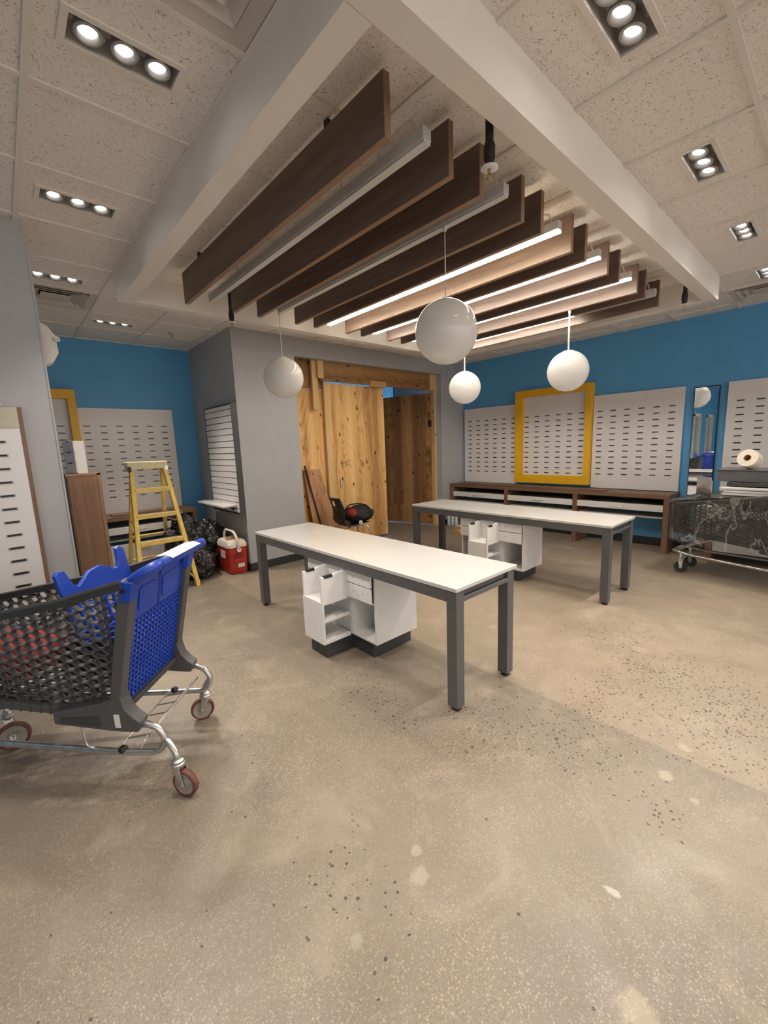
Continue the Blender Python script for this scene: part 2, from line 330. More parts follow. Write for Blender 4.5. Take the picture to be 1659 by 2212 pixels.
# ------------------------------------------------------------------ geometry helpers
class MB:
    def __init__(s): s.v = []; s.f = []; s.mi = []
    def add(s, vs, fs, mi=0):
        o = len(s.v); s.v += [Vector(p) for p in vs]
        for f in fs: s.f.append([o + i for i in f]); s.mi.append(mi)
        return s
    def box(s, a, b, mi=0, M=None):
        (x0, y0, z0), (x1, y1, z1) = a, b
        vs = [(x0, y0, z0), (x1, y0, z0), (x1, y1, z0), (x0, y1, z0), (x0, y0, z1), (x1, y0, z1), (x1, y1, z1), (x0, y1, z1)]
        if M is not None: vs = [M @ Vector(p) for p in vs]
        return s.add(vs, [(0, 3, 2, 1), (4, 5, 6, 7), (0, 1, 5, 4), (1, 2, 6, 5), (2, 3, 7, 6), (3, 0, 4, 7)], mi)
    def prism(s, poly, fn, lo, hi, mi=0):
        n = len(poly); vs = [fn(p[0], p[1], lo) for p in poly] + [fn(p[0], p[1], hi) for p in poly]
        fs = [tuple(range(n - 1, -1, -1)), tuple(range(n, 2 * n))] + [(i, (i + 1) % n, n + (i + 1) % n, n + i) for i in range(n)]
        return s.add(vs, fs, mi)
    def tube(s, pts, r, n=8, mi=0, closed=False, cap=True, flat=None):
        pts = [Vector(p) for p in pts]; k = len(pts); rings = []
        rr = r if isinstance(r, (list, tuple)) else [r] * k
        up = Vector((0, 0, 1)); t0 = (pts[1] - pts[0]).normalized()
        if abs(t0.dot(up)) > 0.95: up = Vector((1, 0, 0))
        nrm = (up - t0 * up.dot(t0)).normalized()
        for i in range(k):
            if closed: t = (pts[(i + 1) % k] - pts[i - 1]).normalized()
            else: t = ((pts[min(i + 1, k - 1)] - pts[max(i - 1, 0)])).normalized()
            nrm = (nrm - t * nrm.dot(t))
            nrm = nrm.normalized() if nrm.length > 1e-6 else t.orthogonal().normalized()
            bi = t.cross(nrm)
            ring = []
            for j in range(n):
                a = 2 * PI * (j + 0.5) / n; ca, sa = math.cos(a), math.sin(a)
                if flat: sa *= flat
                ring.append(pts[i] + (nrm * ca + bi * sa) * rr[i])
            rings.append(ring)
        vs = [p for ring in rings for p in ring]; fs = []
        for i in range(k if closed else k - 1):
            a, b = i * n, ((i + 1) % k) * n
            for j in range(n): fs.append((a + j, a + (j + 1) % n, b + (j + 1) % n, b + j))
        if cap and not closed:
            fs.append(tuple(range(n - 1, -1, -1))); fs.append(tuple((k - 1) * n + j for j in range(n)))
        return s.add(vs, fs, mi)
    def lathe(s, prof, n=24, M=None, mi=0):
        vs = []; fs = []
        for r, z in prof:
            for j in range(n):
                a = 2 * PI * j / n; p = Vector((r * math.cos(a), r * math.sin(a), z)); vs.append(M @ p if M is not None else p)
        for i in range(len(prof) - 1):
            for j in range(n): fs.append((i * n + j, i * n + (j + 1) % n, (i + 1) * n + (j + 1) % n, (i + 1) * n + j))
        closed = prof[0] == prof[-1]
        if prof[0][0] > 1e-5 and not closed: fs.append(tuple(range(n - 1, -1, -1)))
        if prof[-1][0] > 1e-5 and not closed: fs.append(tuple((len(prof) - 1) * n + j for j in range(n)))
        return s.add(vs, fs, mi)
    def cyl(s, a, b, r, n=16, mi=0): return s.tube([a, b], r, n, mi)
    def blob(s, c, rad, seed, amp=0.15, sub=3, fr=3.0, mi=0, floor=None, squash=None):
        bm = bmesh.new(); bmesh.ops.create_icosphere(bm, subdivisions=sub, radius=1.0)
        vs = []
        for v in bm.verts:
            p = v.co.copy(); k = 1 + amp * (mnoise.noise(p * fr + Vector((seed, seed * 1.7, 3.1))) + 0.6 * abs(mnoise.noise(p * fr * 2.3 + Vector((seed * 2, 1, seed)))))
            q = Vector((p.x * rad[0] * k, p.y * rad[1] * k, p.z * rad[2] * k)) + Vector(c)
            if squash: q = squash(q)
            if floor is not None and q.z < floor: q.z = floor
            vs.append(q)
        fs = [tuple(v.index for v in f.verts) for f in bm.faces]; bm.free()
        return s.add(vs, fs, mi)
OFF = {}
def build(mb, name, mats, parent=None, bevel=0.0, smooth=False, seg=2, local=False):
    me = bpy.data.meshes.new(name)
    off = OFF.get(parent.name, Vector((0, 0, 0))) if (parent is not None and not local) else Vector((0, 0, 0))
    me.from_pydata([tuple(p - off) for p in mb.v], [], mb.f)
    if isinstance(mats, str): mats = [mats]
    for mname in mats: me.materials.append(MATS[mname])
    for p, mi in zip(me.polygons, mb.mi):
        p.material_index = mi; p.use_smooth = smooth
    me.validate(); me.update()
    bm = bmesh.new(); bm.from_mesh(me); bmesh.ops.recalc_face_normals(bm, faces=bm.faces); bm.to_mesh(me); bm.free()
    o = bpy.data.objects.new(name, me); COL.objects.link(o)
    if parent is not None: o.parent = parent
    OFF[o.name] = off
    if bevel:
        bv = o.modifiers.new('bevel', 'BEVEL'); bv.width = bevel; bv.segments = seg; bv.limit_method = 'ANGLE'
        for p in me.polygons: p.use_smooth = True
        bv.harden_normals = True
        if hasattr(me, 'set_sharp_from_angle'): me.set_sharp_from_angle(angle=0.6)
    return o
def tag(o, label=None, cat=None, group=None, kind=None):
    if label: o['label'] = label
    if cat: o['category'] = cat
    if group: o['group'] = group
    if kind: o['kind'] = kind
    return o
def thing(name, loc, label, cat, group=None, rz=0.0):
    o = bpy.data.objects.new(name, None); COL.objects.link(o); o.empty_display_size = 0.05
    o.location = loc; o.rotation_euler = (0, 0, rz); OFF[o.name] = Vector(loc)
    return tag(o, label, cat, group)
def inst(src, parent, loc, name=None):
    c = bpy.data.objects.new(name or src.name, src.data); COL.objects.link(c); c.parent = parent; c.location = loc
    for md in src.modifiers:
        n = c.modifiers.new(md.name, md.type)
        if md.type == 'BEVEL': n.width = md.width; n.segments = md.segments; n.limit_method = md.limit_method
    return c
def copy_tree(o, parent=None):
    c = o.copy(); COL.objects.link(c); c.parent = parent
    if parent is None: OFF[c.name] = OFF.get(o.name, Vector((0, 0, 0)))
    for ch in list(o.children): copy_tree(ch, c)
    return c
def struct(mb, name, mats, **kw): return tag(build(mb, name, mats, **kw), kind='structure')
def arc(c, r, a0, a1, n, ax, ay):
    c, ax, ay = Vector(c), Vector(ax), Vector(ay)
    return [c + ax * (r * math.cos(a0 + (a1 - a0) * i / n)) + ay * (r * math.sin(a0 + (a1 - a0) * i / n)) for i in range(n + 1)]
def fillet(pts, r, n=5):
    pts = [Vector(p) for p in pts]; out = [pts[0]]
    for i in range(1, len(pts) - 1):
        a, b, c = pts[i - 1], pts[i], pts[i + 1]
        d1 = (a - b); d2 = (c - b); rr = min(r, d1.length * 0.45, d2.length * 0.45)
        p0 = b + d1.normalized() * rr; p1 = b + d2.normalized() * rr
        for k in range(n + 1):
            t = k / n; out.append(p0 * (1 - t) ** 2 + b * 2 * t * (1 - t) + p1 * t * t)
    out.append(pts[-1]); return out

# ------------------------------------------------------------------ room shell
XR, YA, YB, ZC = 6.742, 5.084, 6.59, 3.010
struct(MB().box((-5.2, -8.0, -0.1), (9.0, 9.6, 0.0)), 'floor', 'ground_concrete')
struct(MB().box((XR, -2.8, 0), (XR + .12, YA + .106, 3.3)), 'wall_right', 'paint_blue')
wb = MB()
wb.box((2.22, YA, 0), (3.07, YA + .106, 3.3)); wb.box((6.07, YA, 0), (XR, YA + .106, 3.3)); wb.box((3.07, YA, 2.775), (6.07, YA + .106, 3.3))
struct(wb, 'wall_back', 'paint_gray')
struct(MB().box((2.22, YA + .106, 0), (2.33, YB + .12, 3.3)), 'wall_recess_side', 'paint_gray')
struct(MB().box((-1.02, YB, 0), (2.22, YB + .12, 3.3)), 'wall_recess', 'paint_blue')
struct(MB().box((-.9, 3.577, 0), (.293, 3.84, 3.3)), 'wall_left', 'paint_gray')
struct(MB().box((.293, 3.572, 0), (.304, 3.845, 2.83)), 'trim_1', 'paint_gray')
struct(MB().box((-1.02, 3.1, 0), (-.9, YB, 3.3)), 'wall_left_return', 'paint_blue')
wd = MB(); x = -5.0
for d0, d1 in ((-2.25, -1.45), (-3.9, -3.1)):
    pass
wd.box((-5.0, 3.1, 0), (-3.9, 3.22, 3.3)); wd.box((-3.1, 3.1, 0), (-2.25, 3.22, 3.3)); wd.box((-1.45, 3.1, 0), (-1.02, 3.22, 3.3))
wd.box((-3.9, 3.1, 2.1), (-3.1, 3.22, 3.3)); wd.box((-2.25, 3.1, 2.1), (-1.45, 3.22, 3.3))
struct(wd, 'wall_doors', 'paint_blue')
for n, (d0, d1) in enumerate(((-2.25, -1.45), (-3.9, -3.1))):
    d = struct(MB().box((d0 + .05, 3.15, 0.005), (d1 - .05, 3.19, 2.05)), 'door_%d' % (n + 1), 'door_wood', bevel=.003)
    f = MB().box((d0, 3.07, 0), (d0 + .06, 3.22, 2.1)).box((d1 - .06, 3.07, 0), (d1, 3.22, 2.1)).box((d0, 3.07, 2.04), (d1, 3.22, 2.12))
    build(f, 'door_frame', 'paint_white', d)
    build(MB().tube(fillet([(d0 + .13, 3.15, 1.0), (d0 + .13, 3.10, 1.0), (d0 + .24, 3.10, 1.0)], .02), .009), 'door_handle', 'chrome', d, smooth=True)
struct(MB().box((-5.12, -2.8, 0), (-5.0, 3.22, 3.3)), 'wall_far_left', 'paint_blue')
# baseboards
struct(MB().box((XR - .012, -2.6, 0), (XR, YA, .115)), 'baseboard_right', 'baseboard_black', bevel=.003)
struct(MB().box((2.21, YA - .012, 0), (3.07, YA, .105)).box((6.07, YA - .012, 0), (XR - .012, YA, .105)), 'baseboard_back', 'baseboard_black', bevel=.003)
struct(MB().box((2.208, YA - .012, 0), (2.22, YB, .105)), 'baseboard_recess_side', 'baseboard_black', bevel=.003)
struct(MB().box((-.9, YB - .012, 0), (2.208, YB, .105)), 'baseboard_recess', 'baseboard_black', bevel=.003)
struct(MB().box((-.9, 3.565, 0), (.293, 3.577, .105)), 'baseboard_left', 'baseboard_black', bevel=.003)
# corridor behind the boarded doorway
struct(MB().box((1.6, 9.4, 0), (9.0, 9.5, 4.4)), 'wall_corridor', 'corridor_blue')
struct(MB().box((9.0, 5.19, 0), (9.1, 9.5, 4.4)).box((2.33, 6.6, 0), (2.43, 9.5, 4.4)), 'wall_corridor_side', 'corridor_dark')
cc = MB().box((1.6, 5.19, 4.4), (9.1, 9.5, 4.5)).box((2.3, 5.19, 3.3), (9.1, 5.3, 4.4))
struct(cc, 'ceiling_corridor', 'corridor_blue')
for k in range(5):
    struct(MB().box((2.4, 5.9 + k * .7, 4.05), (9.0, 5.98 + k * .7, 4.2)), 'trim_%d' % (10 + k), 'corridor_blue')

# ceiling
ceil = struct(MB().box((-5.12, -2.8, 3.24), (XR + .12, YB + .12, 3.3)), 'ceiling', 'paint_white')
gx = lambda i: .262 + .6185 * i
gy = lambda j: .42 + .616 * j
FIX = [(.352, .722, 1.855, 2.005), (.346, .722, 3.085, 3.235), (.346, .722, 4.44, 4.59), (.938, 1.332, 5.613, 5.761),
       (1.63, 2.0, .60, .752), (2.865, 3.255, .606, .755), (4.095, 4.462, .602, .742), (5.345, 5.716, .60, .745)]
FIX_OFF = [(.352, .722, .625, .775), (1.63, 2.0, -.63, -.48), (2.865, 3.255, -.63, -.48), (4.095, 4.462, -.63, -.48), (5.345, 5.716, -.63, -.48),  # unseen lamps added for room brightness, continuing the ceiling rows
           (.352, .722, -.63, -.48), (-.885, -.515, .625, .775), (-.885, -.515, 1.855, 2.005), (-.885, -.515, -.63, -.48), (-2.12, -1.75, .625, .775), (-2.12, -1.75, 1.855, 2.005), (-3.36, -2.99, .625, .775)]
ALLFIX = FIX + FIX_OFF
DIFF = [(0, 7), (0, 1), (9, 0)]
TX, TY = .6185, .616
tile_src = None
stuff_tiles = MB()
for i in range(-9, 11):
    for j in range(-6, 11):
        x0, x1, y0, y1 = gx(i), gx(i + 1), gy(j), gy(j + 1)
        X0, X1, Y0, Y1 = max(x0, -5.0), min(x1, XR), max(y0, -2.68), min(y1, YB)
        if X1 - X0 < .02 or Y1 - Y0 < .02 or (i, j) in DIFF: continue
        if Y0 > YA and X0 > 2.25: continue
        fx = [f for f in ALLFIX if X0 < (f[0] + f[1]) / 2 < X1 and Y0 < (f[2] + f[3]) / 2 < Y1]
        vis = i >= -1 and j >= -1
        full = abs(X1 - X0 - TX) < 1e-4 and abs(Y1 - Y0 - TY) < 1e-4
        cx, cy = (X0 + X1) / 2, (Y0 + Y1) / 2
        if not vis and not fx:
            stuff_tiles.box((X0, Y0, 3.014), (X1, Y1, 3.03)); continue
        if full and not fx:
            if tile_src is None:
                tile_src = build(MB().box((-TX / 2 + .002, -TY / 2 + .002, 0), (TX / 2 - .002, TY / 2 - .002, .016)), 'ceiling_tile', 'ceiling_tile', ceil)
                tile_src.location = (cx, cy, 3.014)
            else: inst(tile_src, ceil, (cx, cy, 3.014), 'ceiling_tile')
            continue
        mb = MB()
        if fx:
            a, b, c, d = fx[0]; a += .008; b -= .008; c += .008; d -= .008
            for (p, q, r_, t_) in ((X0, X1, Y0, c), (X0, X1, d, Y1), (X0, a, c, d), (b, X1, c, d)):
                mb.box((p - cx, r_ - cy, 0), (q - cx, t_ - cy, .016))
        else: mb.box((X0 - cx, Y0 - cy, 0), (X1 - cx, Y1 - cy, .016))
        o = build(mb, 'ceiling_tile', 'ceiling_tile', ceil); o.location = (cx, cy, 3.014)
tag(build(stuff_tiles, 'ceiling_tile_field', 'ceiling_tile', ceil), kind='stuff')
for i in range(-8, 11):
    build(MB().box((gx(i) - .012, -2.68, 3.004), (gx(i) + .012, YB if gx(i) < 2.22 else YA, 3.0135)), 'grid_bar', 'grid_white', ceil)
for j in range(-5, 11):
    yy = gy(j); xa = -5.0; xb = XR if yy < YA else 2.22
    build(MB().box((xa, yy - .012, 3.0045), (xb, yy + .012, 3.0137)), 'grid_bar', 'grid_white', ceil)

# dropped frame around the slats
sx0, sx1, sy0, sy1, sw, sz = .89, 5.24, .972, 4.18, .105, 2.80
struct(MB().box((sx0, sy0 + sw, sz), (sx0 + sw, sy1 - sw, 3.02)), 'trim_2', 'paint_white', bevel=.002)
struct(MB().box((sx1 - sw, sy0 + sw, sz), (sx1, sy1 - sw, 3.02)), 'trim_3', 'paint_white', bevel=.002)
struct(MB().box((sx0, sy0, sz), (sx1, sy0 + sw - .001, 3.02)), 'trim_4', 'paint_white', bevel=.002)
struct(MB().box((sx0, sy1 - sw + .001, sz), (sx1, sy1, 3.02)), 'trim_5', 'paint_white', bevel=.002)

# ------------------------------------------------------------------ recessed lamps
FLAB = ['recessed triple lamp in left ceiling, nearest the top left corner',
        'recessed triple lamp in left ceiling, second from the top',
        'recessed triple lamp in left ceiling beside the louvred air vent',
        'recessed triple lamp in the ceiling before the blue alcove wall',
        'recessed triple lamp in right ceiling, cut by the top edge',
        'recessed triple lamp in right ceiling with a dark gap beside its trim',
        'small recessed triple lamp in right ceiling, third from the top',
        'recessed triple lamp at the right edge near the blue wall']
def recessed(f, label, tiltx, tilty, group='recessed ceiling lamps', power=1.0):
    x0, x1, y0, y1 = f; cx, cy = (x0 + x1) / 2, (y0 + y1) / 2
    t = thing('recessed_light', (cx, cy, 3.0), label, 'ceiling light', group)
    fr = MB()
    for a, b in (((x0 - .012, y0 - .012), (x1 + .012, y0 + .012)), ((x0 - .012, y1 - .012), (x1 + .012, y1 + .012)), ((x0 - .012, y0 + .012), (x0 + .012, y1 - .012)), ((x1 - .012, y0 + .012), (x1 + .012, y1 - .012))):
        fr.box((a[0], a[1], 3.006), (b[0], b[1], 3.02))
    build(fr, 'trim_frame', 'grid_white', t, bevel=.002)
    h = MB(); z0, z1 = 3.016, 3.085
    h.box((x0 + .008, y0 + .008, z0), (x0 + .011, y1 - .008, z1)); h.box((x1 - .011, y0 + .008, z0), (x1 - .008, y1 - .008, z1))
    h.box((x0 + .008, y0 + .008, z0), (x1 - .008, y0 + .011, z1)); h.box((x0 + .008, y1 - .011, z0), (x1 - .008, y1 - .008, z1)); h.box((x0 + .008, y0 + .008, z1), (x1 - .008, y1 - .008, z1 + .004))
    build(h, 'housing', 'can_gray', t)
    for k in range(3):
        lx = x0 + (x1 - x0) * (.2 + .3 * k)
        M = Matrix.Translation((lx, cy, 3.036)) @ Matrix.Rotation(tilty, 4, 'Y') @ Matrix.Rotation(tiltx, 4, 'X')
        cup = MB().lathe([(.016, .034), (.034, .026), (.042, .0), (.045, -.018), (.045, -.024), (.034, -.024), (.029, -.006), (.0, -.006)], 24, M)
        lp = build(cup, 'lamp', 'lamp_ring', t, smooth=True)
        build(MB().lathe([(.0, -.009), (.028, -.009), (.029, -.0065)], 24, M), 'lens', 'lamp_lens', lp)
        cab = MB().tube(fillet([M @ Vector((.02, 0, .03)), M @ Vector((.05, .01, .028)), M @ Vector((.058, .03, .01)), Vector((lx + .05, y1 - .015, 3.06))], .03), .0035, 6)
        build(cab, 'cable', 'cord_white', lp, smooth=True)
        ld = bpy.data.lights.new('lamp_light', 'SPOT'); ld.energy = SPOT_W * power; ld.color = LAMP_COL; ld.spot_size = math.radians(92); ld.spot_blend = 0.85; ld.shadow_soft_size = .035
        lo = bpy.data.objects.new('lamp_light', ld); COL.objects.link(lo); lo.parent = t
        p = M @ Vector((0, 0, -.03)); lo.matrix_local = Matrix.Translation(p - Vector((cx, cy, 3.0))) @ M.to_3x3().to_4x4()
    return t
for k, f in enumerate(FIX):
    if k < 4: recessed(f, FLAB[k], (-.10, -.20, -.38, -.30)[k], 0.0, power=(1, 1, 1.4, 1.7)[k])
    else: recessed(f, FLAB[k], .14, (.12, .2, .34, .42)[k - 4], power=(1, 1.1, 1.2, 1.3)[k - 4])
for f in FIX_OFF: recessed(f, 'unseen recessed triple lamp added to continue the ceiling rows', 0, 0, 'added unseen recessed ceiling lamps', .25)

# air diffusers
def diffuser(i, j, label):
    x0, x1, y0, y1 = gx(i) + .012, min(gx(i + 1), XR) - .012, gy(j) + .012, gy(j + 1) - .012
    cx, cy = (x0 + x1) / 2, (y0 + y1) / 2
    t = thing('air_diffuser', (cx, cy, 3.0), label, 'air vent')
    def ring(mb, h0, h1, z0, z1, th=.004):
        a = [(-h0, -h0), (h0, -h0), (h0, h0), (-h0, h0)]; b = [(-h1, -h1), (h1, -h1), (h1, h1), (-h1, h1)]
        vs = [(cx + p[0], cy + p[1], z0) for p in a] + [(cx + p[0], cy + p[1], z1) for p in b]
        vs += [(v[0], v[1], v[2] + th) for v in vs]
        fs = []
        for k in range(4):
            n = (k + 1) % 4; fs += [(k, n, 4 + n, 4 + k), (8 + k, 12 + k, 12 + n, 8 + n), (k, 8 + k, 8 + n, n), (4 + k, 4 + n, 12 + n, 12 + k)]
        mb.add(vs, fs)
    m0 = MB(); ring(m0, .295, .235, 3.008, 3.012); build(m0, 'rim', 'diffuser_gray', t)
    for k, (a, b) in enumerate(((.228, .165), (.172, .110))):
        mm = MB(); ring(mm, a, b, 3.002, 3.045); build(mm, 'louvre', 'diffuser_gray', t)
    build(MB().box((cx - .112, cy - .112, 3.004), (cx + .112, cy + .112, 3.010)), 'center_plate', 'diffuser_gray', t, bevel=.003)
    build(MB().box((cx - .295, cy - .295, 3.10), (cx + .295, cy + .295, 3.11)), 'plenum', 'slot_dark', t)
diffuser(0, 7, 'square louvred air vent in left ceiling before the blue alcove')
diffuser(0, 1, 'square louvred air vent at the top edge beside the white beam')
diffuser(9, 0, 'square air vent at the right edge above the blue wall')

# ------------------------------------------------------------------ wooden slats and linear lamps
SX = [1.27, 1.66, 1.895, 2.28, 2.495, 2.89, 3.10, 3.49, 3.715, 4.13, 4.33, 4.712]
ORD = ['first', 'second', 'third', 'fourth', 'fifth', 'sixth', 'seventh', 'eighth', 'ninth', 'tenth', 'eleventh', 'last']
for k, x0 in enumerate(SX):
    t = thing('ceiling_slat', (x0 + .0175, 2.52, 2.742), 'dark walnut board hung under the ceiling, %s from the left beam' % ORD[k] if k < 11 else 'dark walnut board hung under the ceiling, nearest the blue wall', 'wood slat', 'hanging walnut boards')
    mb = MB().box((x0, 1.325, 2.742), (x0 + .035, 3.72, 2.971))
    mb.mi = [1, 1, 1, 0, 1, 0]
    build(mb, 'board', ['walnut', 'walnut_lit_edge'], t, bevel=.0015, seg=1)
    for y in (1.7, 3.35):
        build(MB().box((x0 + .008, y, 2.969), (x0 + .027, y + .03, 3.006)), 'hanger', 'black_metal', t)
LX = [1.476, 2.082, 2.678, 3.292, 3.918, 4.555]
LL = ['unlit white linear lamp between the two boards nearest the left beam', 'unlit white linear lamp from which two white globes hang', 'glowing linear lamp with warm edge, nearest of the lit ones', 'glowing linear lamp passing behind the large white globe', 'glowing linear lamp farthest toward the blue wall', 'short-looking dim linear lamp between the last two boards']
for k, x0 in enumerate(LX):
    ye = 3.69 if k == 1 else 3.745
    t = thing('linear_lamp', (x0 + .025, 2.52, 2.80), LL[k], 'ceiling light', 'linear lamps between the boards')
    build(MB().box((x0, 1.31, 2.812), (x0 + .05, ye, 2.8625)), 'housing', 'light_housing', t, bevel=.003)
    mat = 'light_housing' if k < 2 else ('led_warm' if k == 2 else 'led_cool')
    if k == 5:
        build(MB().box((x0 + .004, 1.312, 2.80), (x0 + .046, 2.05, 2.813)), 'diffuser', 'light_housing', t)
        build(MB().box((x0 + .004, 2.05, 2.80), (x0 + .046, ye - .002, 2.813)), 'diffuser', 'led_cool', t)
    else: build(MB().box((x0 + .004, 1.312, 2.80), (x0 + .046, ye - .002, 2.813)), 'diffuser', mat, t)
    c = MB().tube(fillet([(x0 + .025, 1.36, 2.86), (x0 + .025, 1.38, 2.93), (x0 + .025, 1.50, 2.94), (x0 + .025, 1.56, 2.90), (x0 + .025, 1.62, 3.004)], .06, 6), .005, 8)
    build(c, 'power_cord', 'cord_white', t, smooth=True)
    for y in (1.9, 3.2): build(MB().cyl((x0 + .025, y, 2.86), (x0 + .025, y, 3.005), .003, 6), 'hanger', 'galvanised', t)

# globes
GL = [((2.098, 1.71, 2.219), 2.80, .187, .0032, 'large white glass globe hanging closest to the camera'),
      ((2.105, 3.70, 2.224), 2.80, .187, .0032, 'white glass globe hanging before the grey wall beside the boarded doorway'),
      ((4.15, 3.113, 2.187), 2.742, .184, .008, 'smallest-looking white glass globe hanging before the room corner'),
      ((4.15, 1.895, 2.193), 2.742, .188, .008, 'white glass globe hanging in front of the yellow frame')]
for (gxx, gyy, gz), zt, r, cr, lab in GL:
    t = thing('globe_pendant', (gxx, gyy, gz - r), lab, 'pendant lamp', 'white globe pendants')
    prof = [(r * math.sin(PI * k / 32) if k else 0.0, gz - r * math.cos(PI * k / 32)) for k in range(31)] + [(r * .24, gz + r * .968)]
    build(MB().lathe(prof, 48, Matrix.Translation((gxx, gyy, 0))), 'globe', 'globe_glass', t, smooth=True)
    build(MB().lathe([(r * .26, gz + r * .955), (r * .26, gz + r * .985), (r * .12, gz + r * 1.005), (.012, gz + r * 1.03)], 24, Matrix.Translation((gxx, gyy, 0))), 'cap', 'cord_white', t, smooth=True)
    build(MB().cyl((gxx, gyy, gz + r), (gxx, gyy, zt), cr, 10), 'stem', 'cord_white', t, smooth=True)
    build(MB().lathe([(.012, zt - .02), (.014, zt)], 20, Matrix.Translation((gxx, gyy, 0))), 'canopy', 'cord_white', t, smooth=False)

# sprinklers
def sprinkler(x, y, z, lab, drop=True):
    t = thing('fire_sprinkler', (x, y, z - .05), lab, 'sprinkler', 'fire sprinklers')
    if drop:
        build(MB().cyl((x, y, z + .09), (x, y, 3.02), .017, 14), 'drop_pipe', 'black_metal', t, smooth=True)
        build(MB().lathe([(.022, z + .03), (.024, z + .05), (.024, z + .085), (.019, z + .10)], 16, Matrix.Translation((x, y, 0))), 'coupling', 'black_metal', t)
        build(MB().cyl((x, y, z + .005), (x, y, z + .035), .020, 14), 'collar', 'black_metal', t)
    build(MB().lathe([(.012, z + .006), (.036, z + .004), (.037, z), (.012, z - .002)], 24, Matrix.Translation((x, y, 0))), 'escutcheon', 'cord_white', t, smooth=True)
    hd = MB().cyl((x, y, z), (x, y, z - .02), .008, 10).cyl((x, y, z - .018), (x, y, z - .042), .003, 8)
    hd.tube(fillet([(x - .008, y, z - .012), (x - .013, y, z - .025), (x - .004, y, z - .042)], .006), .002, 6).tube(fillet([(x + .008, y, z - .012), (x + .013, y, z - .025), (x + .004, y, z - .042)], .006), .002, 6)
    hd.lathe([(.014, z - .044), (.014, z - .042)], 14, Matrix.Translation((x, y, 0)))
    build(hd, 'sprinkler_head', 'brass', t)
sprinkler(1.70, 1.14, 2.70, 'fire sprinkler on a black drop pipe beside the right beam')
sprinkler(1.714, 3.864, 2.70, 'fire sprinkler on a black drop pipe above the grey wall corner')
sprinkler(4.723, 1.119, 2.70, 'fire sprinkler on a black drop pipe near the blue wall')
sprinkler(1.767, 5.759, 3.004, 'small fire sprinkler flush in the ceiling before the blue alcove', drop=False)

# ------------------------------------------------------------------ display panels with slots
SLOT = {}
def slot_mesh(axis):
    if axis in SLOT: return SLOT[axis]
    mb = MB()
    def bx(a0, a1, z0, z1, d, mi):
        if axis == 'x': mb.box((-d, a0, z0), (0.0005, a1, z1), mi)      # on a wall facing -x
        else: mb.box((a0, -d, z0), (a1, 0.0005, z1), mi)                # on a wall facing -y
    bx(-.040, .040, -.0085, .0085, .0012, 1)
    bx(-.033, .033, -.0055, .0055, .0020, 0)
    bx(-.033, .033, .0035, .0060, .0032, 0)
    me_o = build(mb, 'slot', ['slot_dark', 'slot_metal']); me = me_o.data; bpy.data.objects.remove(me_o)
    SLOT[axis] = me; return me
def add_slots(parent, axis, plane, cols, rows):
    me = slot_mesh(axis); off = OFF[parent.name]
    for c in cols:
        for z in rows:
            o = bpy.data.objects.new('slot', me); COL.objects.link(o); o.parent = parent
            o.location = (Vector((plane, c, z)) if axis == 'x' else Vector((c, plane, z))) - off
ROWS = [1.002 + .0845 * k for k in range(12)]
def wall_panel(y0, y1, cols, lab, z0=.79, z1=2.165):
    t = thing('display_panel', (6.72, (y0 + y1) / 2, z0), lab, 'display panel', 'slotted white display panels')
    build(MB().box((6.70, y0, z0), (XR - .003, y1, z1)), 'board', 'laminate_white', t, bevel=.002)
    add_slots(t, 'x', 6.70, cols, ROWS)
wall_panel(3.92, 5.035, [4.904 - .182 * k for k in range(5)] + [3.99], 'white slotted display panel in the corner, left of the yellow frame')
wall_panel(1.51, 2.65, [2.552 - .1825 * k for k in range(6)], 'white slotted display panel between the yellow frame and the mirror')
wall_panel(-.08, 1.065, [.938 - .1825 * k for k in range(6)], 'white slotted display panel at the right edge behind the wrapped cart')
# yellow framed panels
def yellow_frame_x():
    t = thing('framed_display_panel', (6.70, 3.28, .82), 'white slotted panel in a thick yellow frame on the right blue wall', 'display panel')
    y0, y1, z0, z1, d0 = 2.656, 3.912, .83, 2.362, 6.62
    build(MB().box((6.70, y0 + .05, z0 + .05), (XR, y1 - .05, z1 - .05)), 'board', 'laminate_white', t)
    for nm, a, b in (('frame_rail', (y0, z0), (y1, z0 + .132)), ('frame_rail', (y0, z1 - .108), (y1, z1)), ('frame_stile', (y0, z0 + .132), (y0 + .085, z1 - .108)), ('frame_stile', (y1 - .122, z0 + .132), (y1, z1 - .108))):
        build(MB().box((d0, a[0], a[1]), (XR, b[0], b[1])), nm, 'panel_yellow', t, bevel=.002)
    add_slots(t, 'x', 6.70, [3.735 - .1825 * k for k in range(6)][:6], ROWS)
yellow_frame_x()
t = thing('display_panel', (1.34, 6.57, .78), 'white slotted display panel on the blue alcove wall behind the ladder', 'display panel', 'slotted white display panels')
build(MB().box((.786, 6.55, .775), (1.898, YB - .003, 2.16)), 'board', 'laminate_white', t, bevel=.002)
add_slots(t, 'y', 6.55, [.866 + .1815 * k for k in range(6)], ROWS)
t = thing('framed_display_panel', (.15, 6.55, .82), 'white panel in a thick yellow frame, half hidden by the left grey wall', 'display panel')
build(MB().box((-.40, 6.55, .87), (.72, YB, 2.32)), 'board', 'laminate_white', t)
for nm, a, b in (('frame_rail', (-.475, .83), (.783, .962)), ('frame_rail', (-.475, 2.255), (.783, 2.367)), ('frame_stile', (.70, .962), (.783, 2.255)), ('frame_stile', (-.475, .962), (-.39, 2.255))):
    build(MB().box((a[0], 6.47, a[1]), (b[0], YB, b[1])), nm, 'panel_yellow', t, bevel=.002)
add_slots(t, 'y', 6.55, [.604 - .1815 * k for k in range(5)], ROWS)
